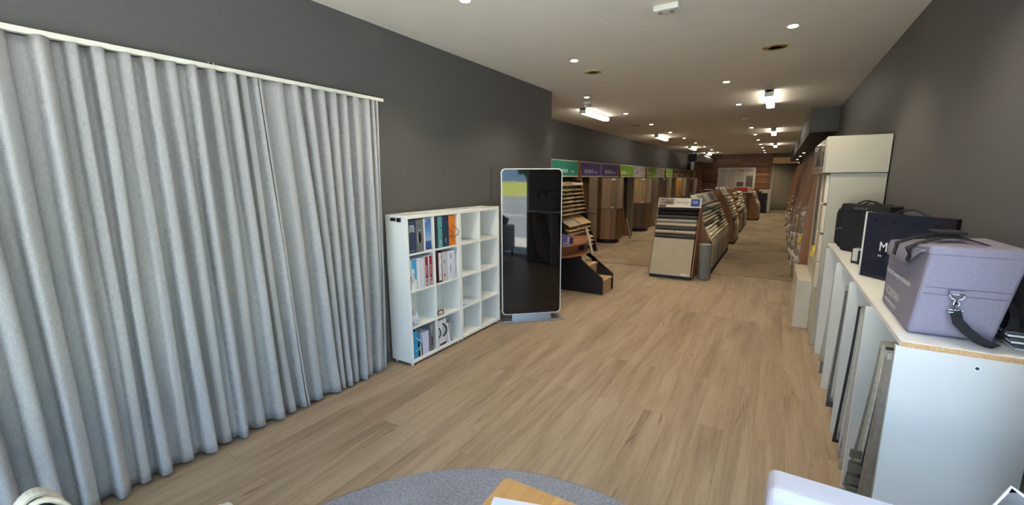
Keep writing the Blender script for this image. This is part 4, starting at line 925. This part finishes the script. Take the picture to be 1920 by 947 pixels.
# big grey sample bag, coordinates given in the room
bx0, by0, bz = (.512, 2.345, T+.002)[0], 2.345, T+.002
t = thing('sample_bag', 'large grey nylon sample bag with black strap on the cabinet end', 'bag', (.65, 2.6, T))
B0 = [(.515, 2.340, bz), (.775, 2.355, bz), (.80, 2.86, bz), (.518, 2.885, bz)]
B1 = [(.548, 2.335, bz+.355), (.835, 2.355, bz+.352), (.848, 2.84, bz+.345), (.512, 2.84, bz+.315)]
def lerp(p, q, s): return tuple(p[i]+(q[i]-p[i])*s for i in range(3))
part(hexa(B0, [lerp(B0[i], B1[i], .985) for i in range(4)]), 'body', GREYF, t, bevel=.014, seg=3)
cen = (.68, 2.6, bz+.35)
lid0 = [lerp(cen, lerp(B0[i], B1[i], .93), 1.03) for i in range(4)]; lid0 = [(min(q[0], .855), q[1], q[2]) for q in lid0]
lid0b = [(q[0], q[1], lerp(B0[i], B1[i], .955)[2]) for i, q in enumerate(lid0)]
lid1 = [(min(lerp(cen, B1[i], 1.02)[0], .855), lerp(cen, B1[i], 1.02)[1], B1[i][2]+.022) for i in range(4)]
part(hexa(lid0b, lid1), 'lid', GREYF, t, bevel=.010, seg=3)
def patch_x(y, z):      # aisle side of the bag
    q = max(0, min(1, (y-2.34)/.54)); v = (z-bz)/.345
    return (B0[0][0]*(1-q)+B0[3][0]*q)*(1-v)+(B1[0][0]*(1-q)+B1[3][0]*q)*v
def on_patch(o, at):
    for v in o.data.vertices: v.co.z += at[0]-(patch_x(at[1]-v.co.x, at[2]+v.co.y)-.0012)
# lid flap folded over the aisle side, its edge dipping to a point
def flap(u, v, off):
    y = 2.36+.44*u; dip = .085*min(1, u/.4)-.01*max(0, (u-.4)/.6)
    z = bz+.352-.012*u-dip*v; return (patch_x(y, z)-off-.006*math.sin(PI*min(1, v)), y, z)
mb = MB().grid(lambda u, v: flap(u, v, .010+.006*v), 20, 6)
part(mb, 'front_flap', GREYF, t, smooth=True, solid=.006, recalc=False)
# webbing handles over the lid
for yy, lean in ((2.48, .03), (2.68, -.03)):
    pts = []
    for k in range(17):
        u = k/16; pts.append((.485+.30*u, yy+lean*math.sin(PI*u), bz+.33+.05*math.sin(PI*u)+.028*u))
    pts = [(patch_x(yy, bz+.285)-.024, yy, bz+.285), (patch_x(yy, bz+.31)-.020, yy, bz+.315)]+pts[1:]
    part(MB().strap(pts, (0, 1, 0), .052, .005), 'webbing_handle', BLACKFAB, t)
part(MB().box(.60, 2.52, bz+.405, .70, 2.64, bz+.418), 'handle_grip', BLACKFAB, t, bevel=.006)
# seam lines on the camera side
for s in (.50, .58):
    a = lerp(B0[0], B1[0], s); b = lerp(B0[1], B1[1], s)
    part(MB().strap([lerp(a, b, .05)[:1]+(lerp(a, b, .05)[1]-.0005,)+lerp(a, b, .05)[2:], lerp(a, b, .95)[:1]+(lerp(a, b, .95)[1]-.0005,)+lerp(a, b, .95)[2:]], (0, 0, 1), .0022, .002), 'seam', M('seam_grey', (84, 80, 88), .8), t)
# D ring, clip and strap on the camera side
dy = 2.338-.004
part(MB().tube([(.645+.022*math.cos(q), dy-.004, bz+.185+.02*math.sin(q)) for q in [PI+PI*k/12 for k in range(13)]]+[(.667, dy-.004, bz+.187), (.623, dy-.004, bz+.187)], .003, 8), 'd_ring', CHROME, t, smooth=True, label='chrome D ring')
part(MB().box(.622, dy-.002, bz+.182, .668, dy+.006, bz+.20), 'ring_tab', GREYF, t)
part(MB().tube([(.645, dy-.006, bz+.168), (.640, dy-.008, bz+.15), (.640, dy-.008, bz+.125)], .006, 8).tube([(.645, dy-.006, bz+.168), (.652, dy-.008, bz+.15), (.648, dy-.008, bz+.125)], .005, 8), 'snap_hook', CHROME, t, smooth=True)
part(MB().tube([(.625, dy-.009, bz+.123), (.667, dy-.009, bz+.123), (.667, dy-.009, bz+.112), (.625, dy-.009, bz+.112)], .0025, 6, closed=True), 'buckle', CHROME, t)
st = [(.646, dy-.012, bz+.118), (.655, dy-.02, bz+.08), (.680, dy-.035, bz+.05), (.715, dy-.045, bz+.022), (.760, dy-.05, bz+.004)]
part(MB().strap(st, (.8, -.1, .62), .036, .004), 'shoulder_strap', BLACKFAB, t)
st2 = [(.80, 2.42, bz+.2), (.815, 2.385, bz+.16), (.822, 2.36, bz+.11), (.815, 2.345, bz+.07), (.80, 2.36, bz+.035), (.79, 2.40, bz+.02)]
part(MB().strap(st2, (.75, .2, -.5), .036, .004), 'shoulder_strap', BLACKFAB, t)
# printing on the aisle side (faces -x)
LG = M('silver_print', (186, 186, 184), .5)
nrm = Matrix.Rotation(-.03, 3, 'Y')
Rl = Euler((PI/2, 0, -PI/2)).to_matrix()
on_patch(text('Portrait honeycombshades', .037, LG, t, (.496, 2.845, bz+.175), '-x', sx=.98), (.496, 2.845, bz+.175))
on_patch(text('NORMAN', .060, LG, t, (.498, 2.82, bz+.07), '-x', sx=.95), (.498, 2.82, bz+.07))
on_patch(text('WINDOW FASHIONS', .024, LG, t, (.500, 2.82, bz+.032), '-x', sx=1.0), (.500, 2.82, bz+.032))
# navy portfolio box
fa = math.atan2(3.19-3.637, .848-.513); L_ = math.hypot(.335, .447)
t = thing('portfolio_box', 'glossy navy portfolio case with white edge and letter M', 'case', (.513, 3.637, T+.001), fa)
NAVY = M('gloss_navy', (22, 25, 44), .12, .03)
part(MB().box(.004, 0, 0, L_-.02, .03, .425), 'board', NAVY, t, local=True, bevel=.002)
part(MB().box(-.002, -.002, 0, .010, .032, .427), 'white_edge', M('edge_white', (214, 214, 208), .5), t, local=True)
for k in range(4): part(MB().cyl((.07+.125*k, -.002, .375), .007, .004, 'y', 14), 'eyelet', M('dark_eyelet', (40, 44, 52), .3, metal=.8), t, local=True)
part(MB().tube([(.18+.2*k/10, .015, .425+.032*math.sin(PI*k/10)) for k in range(11)], .007, 8), 'carry_handle', BLACK, t, local=True, smooth=True)
text('M', .085, WHITETXT, t, (.12, -.0015, .185), '-y', local=True, sx=.9)
text('co', .026, WHITETXT, t, (.12, -.0015, .148), '-y', local=True)
# small open case between
t = thing('swatch_case', 'small white swatch case standing open behind the navy case', 'case', (.53, 4.12, T+.001), -.6)
part(MB().box(0, 0, 0, .15, .035, .115), 'white_block', M('swatch_white', (204, 202, 192), .7), t, local=True, bevel=.002)
part(MB().box(-.004, -.004, 0, .0, .039, .125).box(0, -.004, 0, .155, 0, .02).box(0, .035, 0, .155, .039, .125), 'case_shell', M('charcoal_shell', (44, 44, 46), .5), t, local=True)
part(MB().box(.05, -.03, 0, .15, -.005, .105), 'dark_block', M('navy_block', (28, 30, 44), .5), t, local=True, bevel=.002)
# three black bags
BAGS = [(.512, 5.0, -.95, .44, .12, .405, 'nearest and widest of the three black sample bags', 'VERTILUX'), (.525, 5.22, -.95, .36, .10, .40, 'middle black sample bag with small white lettering', 'MANO'), (.535, 5.5, -.95, .32, .10, .34, 'farthest and smallest black sample bag by the tall cabinet', 'SOL')]
for i, (x, y, a, ln, dp, h, lab, tx) in enumerate(BAGS):
    if i == 0: x, y = .515, 5.0-.18
    if i == 1: x, y = .513, 5.03
    if i == 2: x, y = .512, 5.25
    t = thing('black_bag', lab, 'bag', (x, y, T+.002), -.88 if i == 0 else -.55, group='black sample bags')
    ln = [.43, .38, .34][i]
    part(MB().prism(rrect(0, ln, 0, h, .035, 4), 'y', 0, dp), 'body', BLACKFAB, t, local=True, bevel=.008)
    part(MB().prism(rrect(.012, ln-.012, h-.05, h+.012, .012, 3), 'y', -.003, dp+.003), 'lid', BLACKFAB, t, local=True, bevel=.006)
    part(MB().tube([(ln*.3+ln*.4*k/10, dp/2, h+.012+.03*math.sin(PI*k/10)) for k in range(11)], .007, 8), 'handle', BLACK, t, local=True, smooth=True)
    text(tx, .03, M('dim_lettering', (120, 120, 122), .6), t, ((.10, -.0045, h-.03) if i == 0 else (.012, -.002, h*.42)), '-y', local=True)
# samples at the end by the wall
t = thing('tile_stack', 'fanned stack of white edged sample boards at the cabinet end by the wall', 'sample boards', (.84, 2.46, T))
for k in range(6):
    part(MB().box(.815-.004*k, 2.30+.006*k, T+.002+.011*k, XR-.004, 2.56, T+.010+.011*k), 'board', M('board_%d' % (k % 2), [(206, 212, 216), (70, 74, 78)][k % 2], .4), t, bevel=.002)
t = thing('fan_display', 'tan curved sample fan with pale script behind the grey bag', 'sample fan', (.835, 2.62, T))
pts = [(2.56, T+.0), (2.80, T+.0), (2.80, T+.22)]+[(2.68+.12*math.cos(q), T+.22+.11*math.sin(q)) for q in [PI*k/10 for k in range(1, 10)]]+[(2.56, T+.22)]
part(MB().prism(pts, 'x', .851, .858), 'fan_board', M('tan_gloss', (176, 158, 128), .2), t)

# ================================================================ SEATING CORNER
RUGM = carpet('blue_grey_rug', (134, 136, 148), .3, 70)
rg = MB().lathe([(1.30, 0), (1.325, .004), (1.325, .01), (1.31, .016)], 96, (-.72, .74, .001))
solo(rg, 'rug', RUGM, 'round grey wool rug under the coffee table', 'rug')
OAK = wood('honey_oak', (196, 152, 92), (170, 124, 68), 'y', 1.2, .4)
t = thing('coffee_table', 'honey oak coffee table corner on the round rug', 'table', (-.60, .93, .018), .04)
part(MB().prism(rrect(-.30, .30, -.5, .5, .025, 5), 'z', .40, .432), 'table_top', OAK, t, local=True, bevel=.004)
part(MB().box(-.25, -.45, .34, .25, .45, .40), 'apron', OAK, t, local=True)
for x in (-.27, .27):
    for y in (-.46, .46): part(MB().box(x-.02, y-.02, 0, x+.02, y+.02, .40), 'leg', OAK, t, local=True, bevel=.004)
t = thing('brochure', 'white and pale blue brochure lying on the oak coffee table', 'brochure', (-.890, 1.283, .4502), .32)
part(MB().box(0, -.30, .0, .21, 0, .006), 'pages', M('brochure_white', (206, 214, 236), .35), t, local=True)
part(MB().box(0, -.26, .006, .21, -.10, .0066), 'blue_print', M('periwinkle_print', (120, 140, 214), .35), t, local=True)
# pale armchair whose back top shows at the lower right
LEATH = M('pale_lavender_leather', (188, 186, 196), .5, .03, 9)
t = thing('armchair', 'pale armchair with flat squared back at the lower right corner', 'armchair', (.40, 1.25, 0))
part(MB().box(.055, 1.50, .18, .80, 1.64, .745), 'back', LEATH, t, bevel=.03, seg=4)
part(MB().box(.06, .86, .20, .80, 1.50, .43), 'seat', LEATH, t, bevel=.04, seg=4)
part(MB().box(.055, .88, .18, .165, 1.50, .58), 'arm', LEATH, t, bevel=.03, seg=4); part(MB().box(.70, .88, .18, .80, 1.50, .58), 'arm', LEATH, t, bevel=.03, seg=4)
for x in (.10, .76):
    for y in (.92, 1.58): part(MB().cyl((x, y, 0), .014, .19, n=12, r2=.022), 'leg', BLACK, t)
t = thing('cushion', 'grey cushion with white piping standing on the pale armchair', 'cushion', (.622, 1.447, .58))
def cus(u, v):
    a = u*2-1; b = v*2-1; th = .055*(1-a**4)*(1-b**4); return a, b, th
cm_ = Matrix.Translation((.622, 1.447, .793)) @ Matrix.Rotation(.46, 4, 'Y')
mb = MB()
for sgn in (1, -1):
    mb.grid(lambda u, v: tuple(cm_ @ Vector(((u*2-1)*.150*(1-.08*(1-(2*v-1)**2)), sgn*.055*(1-(u*2-1)**4)*(1-(v*2-1)**4), (v*2-1)*.150*(1-.08*(1-(2*u-1)**2))))), 16, 16)
part(mb, 'cover', M('grey_felt', (98, 98, 100), .95, .1, 60), t, smooth=True)
rim = []
for k in range(64):
    q = k/64*4; s_ = int(q); f__ = (q-s_)*2-1
    a, b = [(f__, -1), (1, f__), (-f__, 1), (-1, -f__)][s_]
    rim.append(cm_ @ Vector((a*.150*(1-.08*(1-b*b)), 0, b*.150*(1-.08*(1-a*a)))))
part(MB().tube(rim, .0032, 6, closed=True), 'piping', M('white_piping', (220, 222, 226), .6), t, smooth=True)
# tub chair at the lower left, only the top of its back shows
CREAM = M('cream_weave', (206, 198, 178), .8, .08, 40)
t = thing('tub_chair', 'cream tub chair with piped rounded back at the lower left corner', 'chair', (-2.15, .28, 0))
def arch(w_, h, x, n=20): return [(x, .02-w_*math.cos(PI*k/n), h*math.sin(PI*k/n)**.8) for k in range(n+1)]
for q, (ww, hh, mt, nm) in enumerate(((.095, .33, CREAM, 'outer_piping'), (.078, .305, M('tan_piping', (170, 142, 110), .7), 'middle_piping'), (.06, .28, CREAM, 'inner_piping'))):
    part(MB().tube([(-2.08+.02*q, (.24)+(y-.02), .33+z) for x, y, z in arch(ww, hh, 0)], .011, 8), nm, mt, t, smooth=True)
part(MB().prism([((.24)+y-.02, .33+z) for x, y, z in arch(.09, .32, 0)], 'x', -2.14, -2.085), 'back', M('charcoal_seat_fabric', (58, 58, 64), .9), t, bevel=.01)
part(MB().prism([((.24)+y-.02, .33+z) for x, y, z in arch(.10, .335, 0)], 'x', -2.20, -2.14), 'back_shell', CREAM, t, bevel=.02, seg=3)
part(MB().box(-2.14, -.06, .33, -1.62, .52, .42), 'seat', CREAM, t, bevel=.03, seg=3)
for x in (-2.12, -1.68):
    for y in (-.01, .46): part(MB().cyl((x, y, 0), .014, .335, n=12, r2=.02), 'leg', OAK, t)
solo(crumple((-2.335, .875, .002), (.05, .04, .035), 21, .18), 'crumpled_bag', M('white_film', (216, 224, 226), .35), 'small crumpled white bag on the planks at the bottom edge', 'bag', smooth=True)
